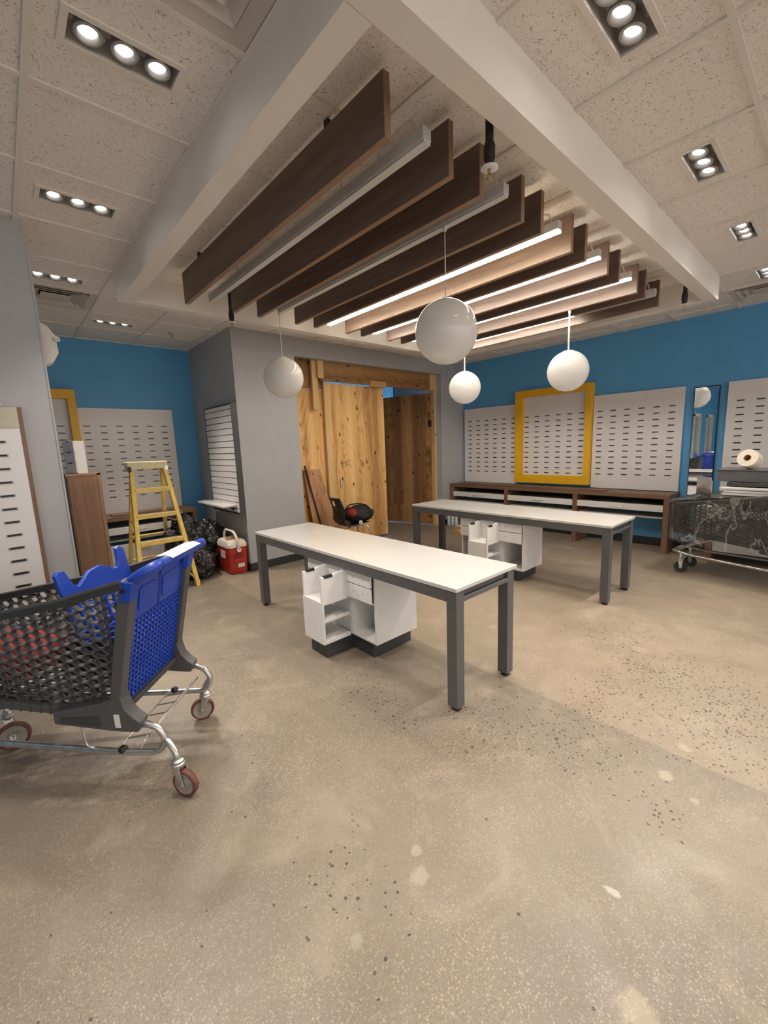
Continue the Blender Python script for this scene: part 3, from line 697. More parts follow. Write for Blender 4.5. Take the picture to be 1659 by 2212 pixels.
# panel on the near left wall
t = thing('display_panel', (-.25, 3.53, 0), 'white slotted display panel with a walnut edge on the near left grey wall', 'display panel', 'slotted white display panels')
build(MB().box((-.62, 3.50, .0), (.117, 3.566, 1.748)), 'board', 'laminate_white', t, bevel=.002)
build(MB().box((-.62, 3.498, 1.748), (.117, 3.566, 1.872)), 'header_band', 'header_beige', t, bevel=.002)
build(MB().box((.117, 3.498, .0), (.138, 3.566, 1.874)), 'edge_strip', 'desk_wood_z', t)
add_slots(t, 'y', 3.50, [.003 - .1815 * k for k in range(3)], [1.663 - .0831 * k for k in range(15)])
tag(build(MB().box((-.30, 3.44, 1.874), (.046, 3.54, 1.888)), 'acrylic_tray', 'paper_white', bevel=.002), 'small white tray lying on top of the left display panel', 'tray')

# mirror
t = thing('wall_mirror', (6.72, 1.276, .76), 'narrow tall mirror on the right blue wall between white panels', 'mirror')
build(MB().box((6.712, 1.148, .745), (XR - .001, 1.410, 2.138)), 'backing', 'black_metal', t)
build(MB().box((6.706, 1.156, .755), (6.713, 1.402, 2.128)), 'glass', 'mirror_glass', t)

# ------------------------------------------------------------------ wall desks
def wall_desk(M, label, divs, ln, low=False):
    """local: u along length 0..ln, d depth 0 (front) .46 (wall), z up; M maps (u,d,z)->world"""
    base = M((ln / 2, .23, 0)); t = thing('wall_desk', base, label, 'desk')
    wl = 'desk_wood_y' if abs((M((1, 0, 0)) - M((0, 0, 0))).y) > .5 else 'desk_wood_x'
    def bx(nm, a, b, mat, par=t, bev=.002):
        p, q = M(a), M(b); lo = [min(p[i], q[i]) for i in range(3)]; hi = [max(p[i], q[i]) for i in range(3)]
        return build(MB().box(lo, hi), nm, mat, par, bevel=bev)
    bx('top', (0, 0, .728), (ln, .46, .783), wl)
    for k, (a, b) in enumerate(divs): bx('end_panel' if k in (0, len(divs) - 1) else 'divider', (a, 0, 0), (b, .445, .728), 'desk_wood_z')
    bx('gap_shade_board', (.03, .43, .50), (ln - .03, .455, .728), 'slot_dark')  # black board paints the shade inside the open gap above the drawers
    for (a0, a), (b, b1) in zip(divs[:-1], divs[1:]):
        d = bx('drawer', (a + .004, .0, .556), (b - .004, .018, .644), 'cabinet_white')
        bx('drawer_box', (a + .03, .02, .556), (b - .03, .40, .63), 'fold_edge', d, 0)
        mid = (a + b) / 2
        hnd = MB().tube(fillet([M((mid - .085, .0, .592)), M((mid - .085, -.028, .592)), M((mid + .085, -.028, .592)), M((mid + .085, .0, .592))], .008), .004, 8)
        build(hnd, 'handle', 'chrome', d, smooth=True)
        bx('shelf', (a, .10, .45), (b, .43, .472), 'cabinet_white')
        if low: bx('lower_drawer', (a + .004, .02, .13), (b - .004, .04, .42), 'cabinet_white')
    return t
MR = lambda p: Vector((6.28 + p[1], 1.493 + p[0], p[2]))
D3 = [(0, .066), (1.177, 1.242), (2.346, 2.407), (3.50, 3.586)]
wall_desk(MR, 'long walnut wall desk with three white drawers under the yellow frame', D3, 3.586)
MR2 = lambda p: Vector((6.28 + p[1], -2.5 + p[0], p[2]))
wall_desk(MR2, 'walnut wall desk at the right edge, mostly behind the wrapped cart', [(0, .066), (1.177, 1.242), (2.346, 2.407), (3.53, 3.593)], 3.593, low=True)
MB2 = lambda p: Vector((-.9 + p[0], 6.13 + p[1], p[2]))
wall_desk(MB2, 'walnut wall desk with white drawers in the alcove behind the ladder', [(0, .066), (1.40, 1.46), (2.80, 2.866)], 2.866, low=True)
tag(build(MB().box((6.33, 2.30, .784), (6.46, 4.86, .806)), 'loose_board', 'desk_wood_y', bevel=.002), 'loose long walnut board lying on top of the wall desk', 'board')
tag(build(MB().box((6.50, 4.02, .7835), (6.60, 4.98, .790)), 'loose_strip', 'cabinet_white', bevel=.001), 'thin white strip lying on the wall desk near the corner', 'strip')
tag(build(MB().box((.95, 6.18, .784), (1.85, 6.30, .806)), 'loose_board', 'desk_wood_x', bevel=.002), 'loose walnut board lying on the alcove desk behind the ladder', 'board')

# ------------------------------------------------------------------ white topped tables and their cabinets
def table(label):
    t = thing('work_table', (2.08, 2.64, 0), label, 'table', 'white topped work tables')
    x0, x1, y0, y1 = 1.765, 2.400, 1.390, 3.888
    build(MB().box((x0, y0, .733), (x1, y1, .758)), 'tabletop', 'quartz_white', t, bevel=.004)
    lx0, lx1, ly0, ly1, lw = x0 + .004, x1 - .03, y0 + .004, y1 - .004, .072
    for a in (lx0, lx1 - lw):
        for b in (ly0, ly1 - lw):
            lg = build(MB().box((a, b, .022), (a + lw, b + lw, .7325)), 'leg', 'steel_gray', t, bevel=.003)
            build(MB().lathe([(.026, .0), (.027, .010), (.022, .013), (.022, .024)], 16, Matrix.Translation((a + lw / 2, b + lw / 2, 0))), 'foot', 'black_plastic', lg)
    for a in (lx0, lx1 - .05): build(MB().box((a, ly0 + lw, .664), (a + .05, ly1 - lw, .7325)), 'apron', 'steel_gray', t, bevel=.002)
    for b in (ly0, ly1 - .05):
        build(MB().box((lx0 + lw, b + .022, .690), (lx1 - lw, b + .045, .7325)), 'apron', 'steel_gray', t, bevel=.002)
        build(MB().box((lx0 + lw, b, .664), (lx1 - lw, b + .05, .690)), 'apron_lip', 'steel_gray', t, bevel=.002)
    return t
T1 = table('grey legged work table with white top nearest the camera')
T2 = copy_tree(T1); T2.location.x += 2.235; T2.location.y -= .005; T2['label'] = 'grey legged work table with white top nearer the blue wall'

def pedestal(label):
    t = thing('drawer_pedestal', (1.95, 2.57, 0), label, 'cabinet', 'white drawer pedestals under the tables')
    th = .018
    def shell(mb, x0, x1, y0, y1, z0, z1, open_face):
        pl = {'-x': ((x0, y0, z0), (x0 + th, y1, z1)), '+x': ((x1 - th, y0, z0), (x1, y1, z1)), '-y': ((x0 + th, y0, z0), (x1 - th, y0 + th, z1)), '+y': ((x0 + th, y1 - th, z0), (x1 - th, y1, z1)), '-z': ((x0 + th, y0 + th, z0), (x1 - th, y1 - th, z0 + th)), '+z': ((x0 + th, y0 + th, z1 - th), (x1 - th, y1 - th, z1))}
        for k, (a, b) in pl.items():
            if k not in open_face: mb.box(a, b)
    # plinth
    k = MB().box((1.61, 2.48, 0), (1.86, 2.69, .13)).box((1.86, 2.235, 0), (2.25, 2.95, .13))
    build(k, 'plinth', 'kick_dark', t, bevel=.002)
    # front tower, open towards -y with two bays
    m1 = MB()
    x0, x1, y0, y1 = 1.565, 1.811, 2.442, 2.702
    m1.box((x0, y0, .13), (x0 + th, y1, .452)); m1.box((x0 + th, y1 - th, .13), (x1, y1, .452))
    m1.box((x0 + th, y0, .13), (x1, y1 - th, .155)); m1.box((x0 + th, y0, .296), (x1, y1 - th, .316)); m1.box((x0 + th, y0, .430), (x1, y1 - th, .452))
    tw = build(m1, 'tower', 'cabinet_white', t, bevel=.0015)
    for z in (.155, .316):
        build(MB().box((x0 + th, y0 + .004, z), (x0 + .11, y0 + .02, z + .016)), 'tray_lip', 'cabinet_white', tw)
    build(MB().box((x0 + .02, y1 - .06, .335), (x0 + .075, y1 - .05, .35)), 'clip', 'black_plastic', tw)
    # upright side boards with black clips
    for (a, b) in ((y0 + .002, y0 + .020), (y1 - .022, y1 - .004)):
        sb = build(MB().prism([(x0 + .004, .452), (x1, .452), (x1, .655), (x0 + .125, .648), (x0 + .105, .632), (x0 + .035, .632), (x0 + .025, .641), (x0 + .004, .641)], lambda u, v, d: (u, d, v), a, b), 'upright_board', 'cabinet_white', t, bevel=.001)
        build(MB().box((x0 + .035, a - .004, .628), (x0 + .105, b + .004, .646)), 'clip', 'black_plastic', sb, bevel=.001)
    build(MB().box((x1 - .02, y0 + .02, .452), (x1, y1 - .022, .66)), 'back_board', 'cabinet_white', t)
    # side units
    for (a, b) in ((2.160, 2.440), (2.704, 2.985)):
        mm = MB(); shell(mm, 1.811, 2.245, a, b, .13, .70, ('-x',))
        mm.box((1.815, a + th, .435), (2.22, b - th, .445))
        u = build(mm, 'side_unit', 'cabinet_white', t, bevel=.0015)
        for (z0, z1) in ((.563, .655), (.447, .556)):
            dr = build(MB().box((1.797, a + .012, z0), (1.812, b + .018 if b < 2.6 else b - .004, z1)), 'drawer_front', 'cabinet_white', u, bevel=.0015)
            for q in (.35, .75):
                build(MB().cyl((1.7965, a + (b - a) * q, (z0 + z1) / 2), (1.7975, a + (b - a) * q, (z0 + z1) / 2), .0042, 8), 'screw_hole', 'slot_dark', dr)
    build(MB().box((1.83, 2.4405, .13), (2.245, 2.7035, .66)), 'core', 'cabinet_white', t)
    return t
P1 = pedestal('white drawer pedestal with open shelves under the nearest table')
P2 = copy_tree(P1); P2.location.x += 2.235; P2.location.y += .12; P2['label'] = 'white drawer pedestal under the table nearer the blue wall'

# ------------------------------------------------------------------ boarded doorway
t = thing('plywood_barricade', (4.57, 5.27, 0), 'orange plywood barricade with timber framing filling the doorway', 'barricade')
bp = build(MB().box((3.072, 5.36, 0.0), (3.70, 5.378, 2.40)), 'plywood_sheet', 'plywood', t)
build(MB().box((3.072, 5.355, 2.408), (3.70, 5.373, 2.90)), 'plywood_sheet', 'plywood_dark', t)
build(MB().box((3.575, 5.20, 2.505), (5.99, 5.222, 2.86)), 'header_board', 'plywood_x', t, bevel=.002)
build(MB().box((3.43, 5.235, 2.10), (3.525, 5.275, 2.86)), 'stud', 'pine', t, bevel=.002)
build(MB().box((3.505, 5.1905, 2.535), (3.60, 5.225, 2.86)), 'block', 'pine', t, bevel=.002)
build(MB().box((4.46, 5.165, 2.475), (4.80, 5.1995, 2.565)), 'block', 'pine_x', t, bevel=.002)
build(MB().box((5.90, 5.1905, 2.50), (5.995, 5.222, 2.86)), 'block', 'pine', t, bevel=.002)
build(MB().box((6.0, 5.195, 0), (6.066, 5.285, 2.86)), 'stud', 'pine', t, bevel=.002)
build(MB().box((3.575, 5.222, 2.505), (6.0, 5.26, 2.86)), 'header_stud', 'pine_x', t)
lf = build(MB().box((3.755, 5.30, .03), (4.845, 5.318, 2.492)), 'door_leaf', 'plywood', t)
build(MB().box((3.655, 5.285, .02), (3.76, 5.325, 2.497)), 'door_stile', 'pine', lf, bevel=.002)
build(MB().box((4.80, 5.318, .03), (4.845, 5.40, 2.49)), 'door_stile', 'pine', lf)
build(MB().box((3.70, 5.318, .03), (3.745, 5.40, 2.49)), 'door_stile', 'pine', lf)
# open right leaf, hinged on the right post and swung into the corridor
hx, hy = 5.985, 5.26
d = Vector((5.70 - hx, 6.235 - hy, 0)).normalized(); nrm = Vector((-d.y, d.x, 0))
MRL = Matrix(((d.x, nrm.x, 0, hx), (d.y, nrm.y, 0, hy), (0, 0, 1, 0), (0, 0, 0, 1)))
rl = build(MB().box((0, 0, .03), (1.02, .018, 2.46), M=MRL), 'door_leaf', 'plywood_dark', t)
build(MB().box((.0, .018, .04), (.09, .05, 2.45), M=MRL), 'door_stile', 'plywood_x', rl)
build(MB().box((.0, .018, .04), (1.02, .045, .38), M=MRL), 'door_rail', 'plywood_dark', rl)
build(MB().box((-.02, .02, 1.86), (.03, .075, 1.98), M=MRL), 'hinge', 'black_metal', rl, bevel=.003)
build(MB().box((-.02, .02, .38), (.03, .075, .48), M=MRL), 'hinge', 'black_metal', rl, bevel=.003)
# stamped ink marks on the left leaf
for k, (x0, x1) in enumerate(((3.90, 4.12), (4.28, 4.44))):
    mk = MB()
    for q in range(26):
        x = random.uniform(x0, x1); z = 1.27 + random.uniform(-.06, .06)
        mk.box((x, 5.2992, z), (x + random.uniform(.006, .016), 5.3003, z + random.uniform(.008, .05)))
    build(mk, 'ink_stamp', 'plywood_dark', lf)
t = thing('door_chain', (5.965, 5.17, 0), 'steel chain hanging beside the right timber post of the doorway', 'chain')
ch = MB()
for k in range(34):
    z = 2.40 - k * .026; a = (1, 0, 0) if k % 2 else (0, 1, 0)
    ch.tube(arc((5.955, 5.165, z), .015, 0, 2 * PI, 10, a, (0, 0, 1))[:-1], .0035, 5, closed=True)
build(ch, 'links', 'chrome', t, smooth=True)
build(MB().cyl((5.955, 5.165, 2.40), (5.955, 5.195, 2.47), .004, 6), 'anchor', 'chrome', t)
tag(build(MB().cyl((3.88, 5.278, .93), (3.88, 5.278, 1.06), .016, 12), 'door_pull', 'chrome'), 'small white metal pull on the left edge of the plywood door', 'handle')
bpy.data.objects['door_pull'].parent = lf; [bpy.data.objects['door_pull'].__delitem__(k) for k in ('label', 'category')]
bpy.data.objects['door_pull'].location = -Vector((4.57, 5.27, 0))
# leaning sheet and rod
def slab(p0, p1, p2, p3, th, name, mat, lab, cat):
    p = [Vector(q) for q in (p0, p1, p2, p3)]; n = (p[1] - p[0]).cross(p[3] - p[0]).normalized() * th
    mb = MB().add(p + [q + n for q in p], [(0, 1, 2, 3), (7, 6, 5, 4), (0, 4, 5, 1), (1, 5, 6, 2), (2, 6, 7, 3), (3, 7, 4, 0)])
    return tag(build(mb, name, mat), lab, cat)
slab((3.31, 5.16, .0), (3.76, 5.16, .0), (3.52, 5.335, 1.235), (3.235, 5.335, 1.235), .016, 'leaning_plywood_sheet', 'plywood_pink', 'pinkish plywood offcut leaning in the doorway behind the chair', 'plywood sheet')
tag(build(MB().tube([(3.46, 5.12, .0), (3.25, 5.30, 1.30)], .011, 8), 'leaning_rod', 'black_metal', smooth=True), 'thin black rod leaning in front of the pinkish plywood offcut', 'rod')
# unseen lamp added to brighten the blue corridor above the door leaf
t = thing('corridor_fill_lamp', (8.0, 6.4, 3.6), 'unseen lamp added to light the corridor beyond the doorway', 'ceiling light')
build(MB().box((7.5, 6.3, 3.6), (8.5, 6.5, 3.65)), 'housing', 'light_housing', t)
build(MB().box((7.52, 6.32, 3.65), (8.48, 6.48, 3.655)), 'fill_lamp_lid', 'light_housing', t)
for yx in (7.6, 8.4): build(MB().cyl((yx, 6.4, 3.65), (yx, 6.4, 4.4), .005, 6), 'rod', 'galvanised', t)
ld = bpy.data.lights.new('corridor_fill_light', 'POINT'); ld.energy = 70; ld.color = (.75, .88, 1.0); ld.shadow_soft_size = .1
lo = bpy.data.objects.new('corridor_fill_light', ld); COL.objects.link(lo); lo.parent = t; lo.location = (0, 0, -.1)

# ------------------------------------------------------------------ slatwall in the alcove
t = thing('slatwall', (2.185, 5.53, .77), 'white slatwall panel in a dark frame on the grey alcove wall', 'slatwall')
fm_ = MB().box((2.168, 5.085, .755), (2.2195, 5.99, 2.132)).box((2.146, 5.085, .755), (2.168, 5.099, 2.132)).box((2.146, 5.976, .755), (2.168, 5.99, 2.132)).box((2.146, 5.099, 2.114), (2.168, 5.976, 2.132)).box((2.146, 5.099, .755), (2.168, 5.976, .768))
build(fm_, 'frame', 'kick_dark', t)
z = 2.113; k = 0
src = None
while z > .78:
    h = min(.0772, z - .768)
    if k == 0: h = .055
    if src is None or abs(h - .0772) > 1e-4:
        o = build(MB().box((2.149, -.4375, -h + .0095), (2.1675, .4375, 0)), 'slat', 'laminate_white', t, local=True)
        if abs(h - .0772) < 1e-4: src = o
    else: o = inst(src, t, (0, 0, 0), 'slat')
    o.location = (-2.185, 5.5375 - 5.53, z - .77); z -= h; k += 1
t = thing('slatwall_shelf', (2.07, 5.65, .85), 'narrow white shelf with wire rail on the alcove slatwall', 'shelf')
build(MB().box((1.972, 5.19, .852), (2.1445, 6.10, .876)), 'board', 'cabinet_white', t, bevel=.004)
for y in (5.27, 5.95): build(MB().prism([(2.1445, .852), (2.06, .852), (2.1445, .79)], lambda u, v, d: (u, d, v), y, y + .014), 'bracket', 'black_metal', t)
build(MB().tube(fillet([(2.01, 5.30, .877), (2.01, 5.30, .905), (2.01, 6.02, .905), (2.01, 6.02, .877)], .008), .002, 6), 'wire_rail', 'chrome', t, smooth=True)

# emergency light on the end of the left wall
t = thing('emergency_light', (.345, 3.71, 2.2), 'white emergency light box behind the left grey wall edge', 'emergency light')
oc = [(.305, 2.435), (.342, 2.42), (.382, 2.36), (.388, 2.25), (.352, 2.185), (.305, 2.165)]
build(MB().prism(oc, lambda u, v, d: (u, d, v), 3.64, 3.75), 'body', 'emergency_white', t, bevel=.006)
build(MB().lathe([(.012, .0), (.017, .006), (.017, .032), (.012, .036)], 16, Matrix.Translation((.372, 3.645, 2.335)) @ Matrix.Rotation(PI / 2, 4, 'X') @ Matrix.Rotation(.7, 4, 'Y')), 'lamp_head', 'emergency_white', t, smooth=True)
build(MB().lathe([(.0, .0365), (.011, .0365), (.011, .0375), (.0, .0375)], 14, Matrix.Translation((.372, 3.645, 2.335)) @ Matrix.Rotation(PI / 2, 4, 'X') @ Matrix.Rotation(.7, 4, 'Y')), 'lamp_lens', 'can_gray', t)

# wooden cabinet and drawer box in the alcove
t = thing('wood_cabinet', (.69, 6.03, 0), 'tall walnut cabinet end standing in front of the alcove wall', 'cabinet')
build(MB().box((.522, 5.955, .0), (.85, 6.11, 1.355)), 'body', 'cabinet_wood', t, bevel=.002)
build(MB().box((.535, 5.948, .03), (.815, 5.956, 1.335)), 'front_panel', 'cabinet_wood', t, bevel=.002)
build(MB().box((.818, 5.946, .0), (.853, 5.957, 1.358)), 'edge_strip', 'desk_edge', t)
build(MB().box((.518, 5.946, 1.336), (.855, 6.115, 1.36)), 'top_edge', 'desk_edge', t)
build(MB().box((.495, 5.96, 0), (.521, 6.10, 1.35)), 'gap_shade_strip', 'slot_dark', t)  # black strip painted as the shaded gap left of the cabinet
R45 = Matrix.Translation((.645, 5.955, 1.3605)) @ Matrix.Rotation(math.radians(40), 4, 'Z')
t = thing('drawer_box', (.645, 5.955, 1.3605), 'small white drawer box with grey fronts on top of the walnut cabinet', 'drawer box', rz=math.radians(38))
build(MB().box((.0, 0, 0), (.135, .15, .375)), 'body', 'cabinet_white', t, bevel=.003, local=True)
for k in range(3): 
    dr = build(MB().box((-.012, .004, .012 + k * .121), (.0, .146, .128 + k * .121)), 'drawer_front', 'laminate_white', t, bevel=.002, local=True)
    build(MB().box((-.0135, .05, .118 + k * .121), (-.011, .10, .128 + k * .121)), 'finger_notch', 'slot_dark', dr, local=True)

# ------------------------------------------------------------------ ladder
plain('ladder_pale', (0.74, 0.60, 0.30), 0.6, var=0.2, nscale=20)
plain('ladder_yellow', (0.78, 0.55, 0.13), 0.5, var=0.14, nscale=12, bmp=.05)
def mk_painted():
    mt, nt, b = nodes_of('ladder_splattered'); setc(b, (.7, .45, .1), .5)
    v = coords(nt); n = noise_t(nt, v, 60, 6, .7, .8)
    c = ramp(nt, n.outputs['Fac'], [(.36, (.50, .38, .16)), (.50, (.72, .60, .34)), (.62, (.80, .74, .60))])
    nt.links.new(c, b.inputs['Base Color']); MATS['ladder_splattered'] = mt
mk_painted()
t = thing('step_ladder', (1.25, 5.45, 0), 'yellow step ladder spattered with paint before the alcove', 'ladder')
LT = dict(zt=1.40)
fl, fr_ = Vector((.955, 5.07, 0)), Vector((1.535, 5.05, 0)); tl, tr = Vector((1.075, 5.43, 1.40)), Vector((1.415, 5.42, 1.40))
bl, br = Vector((1.03, 6.02, 0)), Vector((1.47, 6.0, 0)); tbl, tbr = Vector((1.09, 5.50, 1.38)), Vector((1.405, 5.49, 1.38))
def rail(a, b, wx, wy):
    a, b = Vector(a), Vector(b); mb = MB(); hx, hy = Vector((wx / 2, 0, 0)), Vector((0, wy / 2, 0))
    vs = [a - hx - hy, a + hx - hy, a + hx + hy, a - hx + hy, b - hx - hy, b + hx - hy, b + hx + hy, b - hx + hy]
    return mb.add(vs, [(0, 3, 2, 1), (4, 5, 6, 7), (0, 1, 5, 4), (1, 2, 6, 5), (2, 3, 7, 6), (3, 0, 4, 7)])
for a, b in ((fl, tl), (fr_, tr)):
    rl = build(rail(a + Vector((0, 0, .03)), b, .044, .068), 'front_rail', 'ladder_yellow', t, bevel=.004)
    build(rail(a, a + (b - a) * .04, .042, .078), 'foot', 'ladder_yellow', rl, bevel=.004)
for a, b in ((bl, tbl), (br, tbr)):
    rl = build(rail(a + Vector((0, 0, .03)), b, .038, .05), 'rear_rail', 'ladder_yellow', t, bevel=.004)
    build(rail(a, a + (b - a) * .04, .036, .06), 'foot', 'ladder_yellow', rl, bevel=.004)
for z in (.30, .59, .885, 1.175):
    k = z / 1.4; a = fl.lerp(tl, k); b = fr_.lerp(tr, k)
    st = MB(); yy = (a.y + b.y) / 2
    st.box((a.x + .012, yy - .045, z - .012), (b.x - .012, yy + .045, z), 1); st.box((a.x + .012, yy - .045, z - .05), (b.x - .012, yy - .038, z - .012)); st.box((a.x + .012, yy + .03, z - .04), (b.x - .012, yy + .045, z - .012))
    build(st, 'step', ['ladder_yellow', 'ladder_pale'], t, bevel=.002)
for z in (.25, .56):
    k = z / 1.38; a = bl.lerp(tbl, k); b = br.lerp(tbr, k)
    build(MB().tube([a, b], .014, 6), 'rear_brace', 'ladder_yellow', t)
for s_, a, b in ((1, fr_, tr), (-1, fl, tl)):
    p = a.lerp(b, .20); q = (a + Vector((-.28 * s_, .01, 0))).lerp(b, .30)
    build(MB().tube([a.lerp(b, .05), a.lerp(b, .2) + Vector((-.12 * s_, 0, .0))], .009, 6), 'knee_brace', 'ladder_yellow', t)
    build(MB().tube([a.lerp(b, .55) + Vector((0, .03, 0)), (br if s_ > 0 else bl).lerp(tbr if s_ > 0 else tbl, .55)], .008, 6), 'spreader', 'galvanised', t)
cp = MB().prism([(1.03, 1.385), (1.445, 1.385), (1.45, 1.468), (1.035, 1.472)], lambda u, v, d: (u, d, v), 5.385, 5.545)
build(cp, 'top_cap', 'ladder_splattered', t, bevel=.008)
for x in (1.05, 1.43): build(MB().box((x - .018, 5.378, 1.36), (x + .018, 5.40, 1.42)), 'corner_bracket', 'galvanised' if x > 1.2 else 'black_metal', t, bevel=.003)

# ------------------------------------------------------------------ rubbish bags, cooler
def bag(c, rad, seed, lab, tie=None, sub=5):
    t = thing('rubbish_bag', (c[0], c[1], 0), lab, 'rubbish bag', 'black rubbish bags')
    mb = MB().blob((c[0], c[1], c[2]), rad, seed, .26, sub, 2.4, floor=.0)
    build(mb, 'sack', 'bag_plastic', t, smooth=True)
    if tie:
        x, y, z = tie
        nk = MB().tube([(x, y, z - .10), (x, y, z - .02), (x + .01, y, z + .01)], [.06, .022, .03], 10)
        nk.tube(fillet([(x, y, z), (x - .03, y, z + .06), (x - .01, y - .01, z + .13), (x + .03, y, z + .06), (x + .01, y, z)], .03, 5), .010, 6)
        build(nk, 'tied_neck', 'bag_plastic', t, smooth=True)
bag((1.60, 5.56, .36), (.235, .24, .38), 3.0, 'tied black rubbish bag standing behind the ladder', (1.50, 5.56, .74))
bag((1.94, 5.76, .33), (.235, .235, .30), 9.0, 'slack black rubbish bag piled against the grey alcove wall')
bag((1.66, 5.36, .15), (.20, .17, .20), 5.0, 'low black rubbish bag on the floor beside the ladder foot')

t = thing('cooler_box', (2.085, 5.29, 0), 'red cool box with white lid and raised white handle', 'cooler')
def rrect(x0, x1, y0, y1, r, n=4):
    out = []
    for cx, cy, a in ((x1 - r, y1 - r, 0), (x0 + r, y1 - r, PI / 2), (x0 + r, y0 + r, PI), (x1 - r, y0 + r, 1.5 * PI)):
        for k in range(n + 1): out.append((cx + r * math.cos(a + PI / 2 * k / n), cy + r * math.sin(a + PI / 2 * k / n)))
    return out
def taper(mb, secs, mi=0):
    n = len(secs[0][0]); vs = [(p[0], p[1], z) for poly, z in secs for p in poly]; fs = []
    for i in range(len(secs) - 1):
        for j in range(n): fs.append((i * n + j, i * n + (j + 1) % n, (i + 1) * n + (j + 1) % n, (i + 1) * n + j))
    fs.append(tuple(range(n - 1, -1, -1))); fs.append(tuple((len(secs) - 1) * n + j for j in range(n)))
    mb.add(vs, fs, mi); return mb
cx0, cx1, cy0, cy1 = 1.958, 2.205, 5.105, 5.485
sec = [(rrect(cx0 + .02, cx1 - .02, cy0 + .02, cy1 - .02, .03), 0.0), (rrect(cx0 + .008, cx1 - .008, cy0 + .008, cy1 - .008, .035), .02), (rrect(cx0 - .004, cx1 + .002, cy0 - .006, cy1 + .006, .04), .345)]
body = build(taper(MB(), sec), 'body', 'cooler_red', t, bevel=.004)
sec = [(rrect(cx0 - .008, cx1 + .004, cy0 - .010, cy1 + .010, .045), .345), (rrect(cx0 - .008, cx1 + .004, cy0 - .010, cy1 + .010, .045), .385), (rrect(cx0 + .008, cx1 - .01, cy0 + .01, cy1 - .01, .05), .425), (rrect(cx0 + .03, cx1 - .03, cy0 + .03, cy1 - .03, .05), .435)]
build(taper(MB(), sec), 'lid', 'cooler_white', t, bevel=.004)
hy0, hy1, hxm = cy0 - .022, cy1 + .022, (cx0 + cx1) / 2
build(MB().tube(fillet([(hxm, hy0, .315), (hxm - .01, hy0, .45), (hxm - .02, cy0 + .05, .545), (hxm - .02, cy1 - .05, .545), (hxm - .01, hy1, .45), (hxm, hy1, .315)], .09, 8), .017, 10, flat=.7), 'handle', 'cooler_white', t, smooth=True)
for y in (hy0 - .004, hy1 + .004): build(MB().cyl((hxm, y - .006, .315), (hxm, y + .006, .315), .028, 20), 'handle_pivot', 'cooler_white', t)
build(MB().box((hxm - .07, cy0 - .006, .20), (hxm + .05, cy0 - .0005, .275)), 'grip_recess', 'cloth_red', body, bevel=.004)
build(MB().box((hxm - .07, cy0 - .010, .165), (hxm + .05, cy0 + .002, .20)), 'grip_lip', 'cooler_red', body, bevel=.004)
build(MB().box((cx0 - .005, 5.22, .20), (cx0 - .002, 5.36, .30)), 'side_label', 'paper_white', body)
build(MB().box((hxm - .02, cy0 - .0050, .085), (hxm + .065, cy0 - .0015, .135)), 'front_label', 'paper_white', body)
tag(build(MB().prism([(-.085, -.06), (.10, -.055), (.09, .065), (-.07, .06)], lambda u, v, d: (2.07 + u * .8 + v * .3, 5.28 + v * 1.6 - u * .3, .437 + d), 0, .006), 'cardboard_scrap', 'cardboard'), 'brown cardboard scrap lying on the lid of the red cool box', 'cardboard')

# ------------------------------------------------------------------ chair with duffel bag
t = thing('plastic_chair', (3.70, 4.82, 0), 'black plastic shell chair with chrome legs before the plywood', 'chair', rz=math.radians(-12))
sh = MB(); U_, V_ = 14, 10
prof = [(.20, .455), (.12, .445), (.0, .435), (-.12, .43), (-.19, .445), (-.225, .49), (-.235, .56), (-.245, .64), (-.262, .72), (-.285, .80), (-.30, .845)]
wid = [.20, .215, .22, .215, .205, .20, .20, .205, .205, .19, .155]
vs = []; 
for (px, pz), wd_ in zip(prof, wid):
    for k in range(9):
        s_ = -1 + 2 * k / 8; cv = (abs(s_) ** 2.5)
        back = max(0, min(1, (pz - .45) / .15))
        vs.append((px + cv * .045 * back, s_ * wd_, pz + cv * .025 * (1 - back)))
n0 = len(vs); vs += [(v[0] - .010 * max(0, min(1, (v[2] - .45) / .1)), v[1], v[2] - .010 * (1 - max(0, min(1, (v[2] - .45) / .1)))) for v in vs]
fs = []
for i in range(len(prof) - 1):
    for k in range(8):
        if i == 9 - 1 and k in (3, 4): continue          # grip slot near the top
        a = i * 9 + k; fs.append((a, a + 1, a + 10, a + 9)); fs.append((n0 + a, n0 + a + 9, n0 + a + 10, n0 + a + 1))
def edge(lst):
    for a, b in zip(lst[:-1], lst[1:]): fs.append((a, b, n0 + b, n0 + a))
edge([k for k in range(9)]); edge([(len(prof) - 1) * 9 + k for k in range(9)]); edge([i * 9 for i in range(len(prof))]); edge([i * 9 + 8 for i in range(len(prof))])
edge([8 * 9 + 3, 8 * 9 + 4, 8 * 9 + 5, 9 * 9 + 5, 9 * 9 + 4, 9 * 9 + 3, 8 * 9 + 3])
shell = build(sh.add(vs, fs), 'seat_shell', 'black_plastic', t, smooth=True, local=True)
for s_ in (-1, 1):
    lg = MB().tube(fillet([(.235, s_ * .235, .0), (.17, s_ * .19, .40), (.12, s_ * .15, .425), (-.12, s_ * .15, .42), (-.17, s_ * .19, .39), (-.25, s_ * .235, .0)], .06, 5), .0115, 10)
    build(lg, 'leg_frame', 'chrome', t, smooth=True, local=True)
for x in (.10, -.10): build(MB().cyl((x, -.155, .423), (x, .155, .423), .010, 8), 'cross_bar', 'chrome', t, smooth=True, local=True)

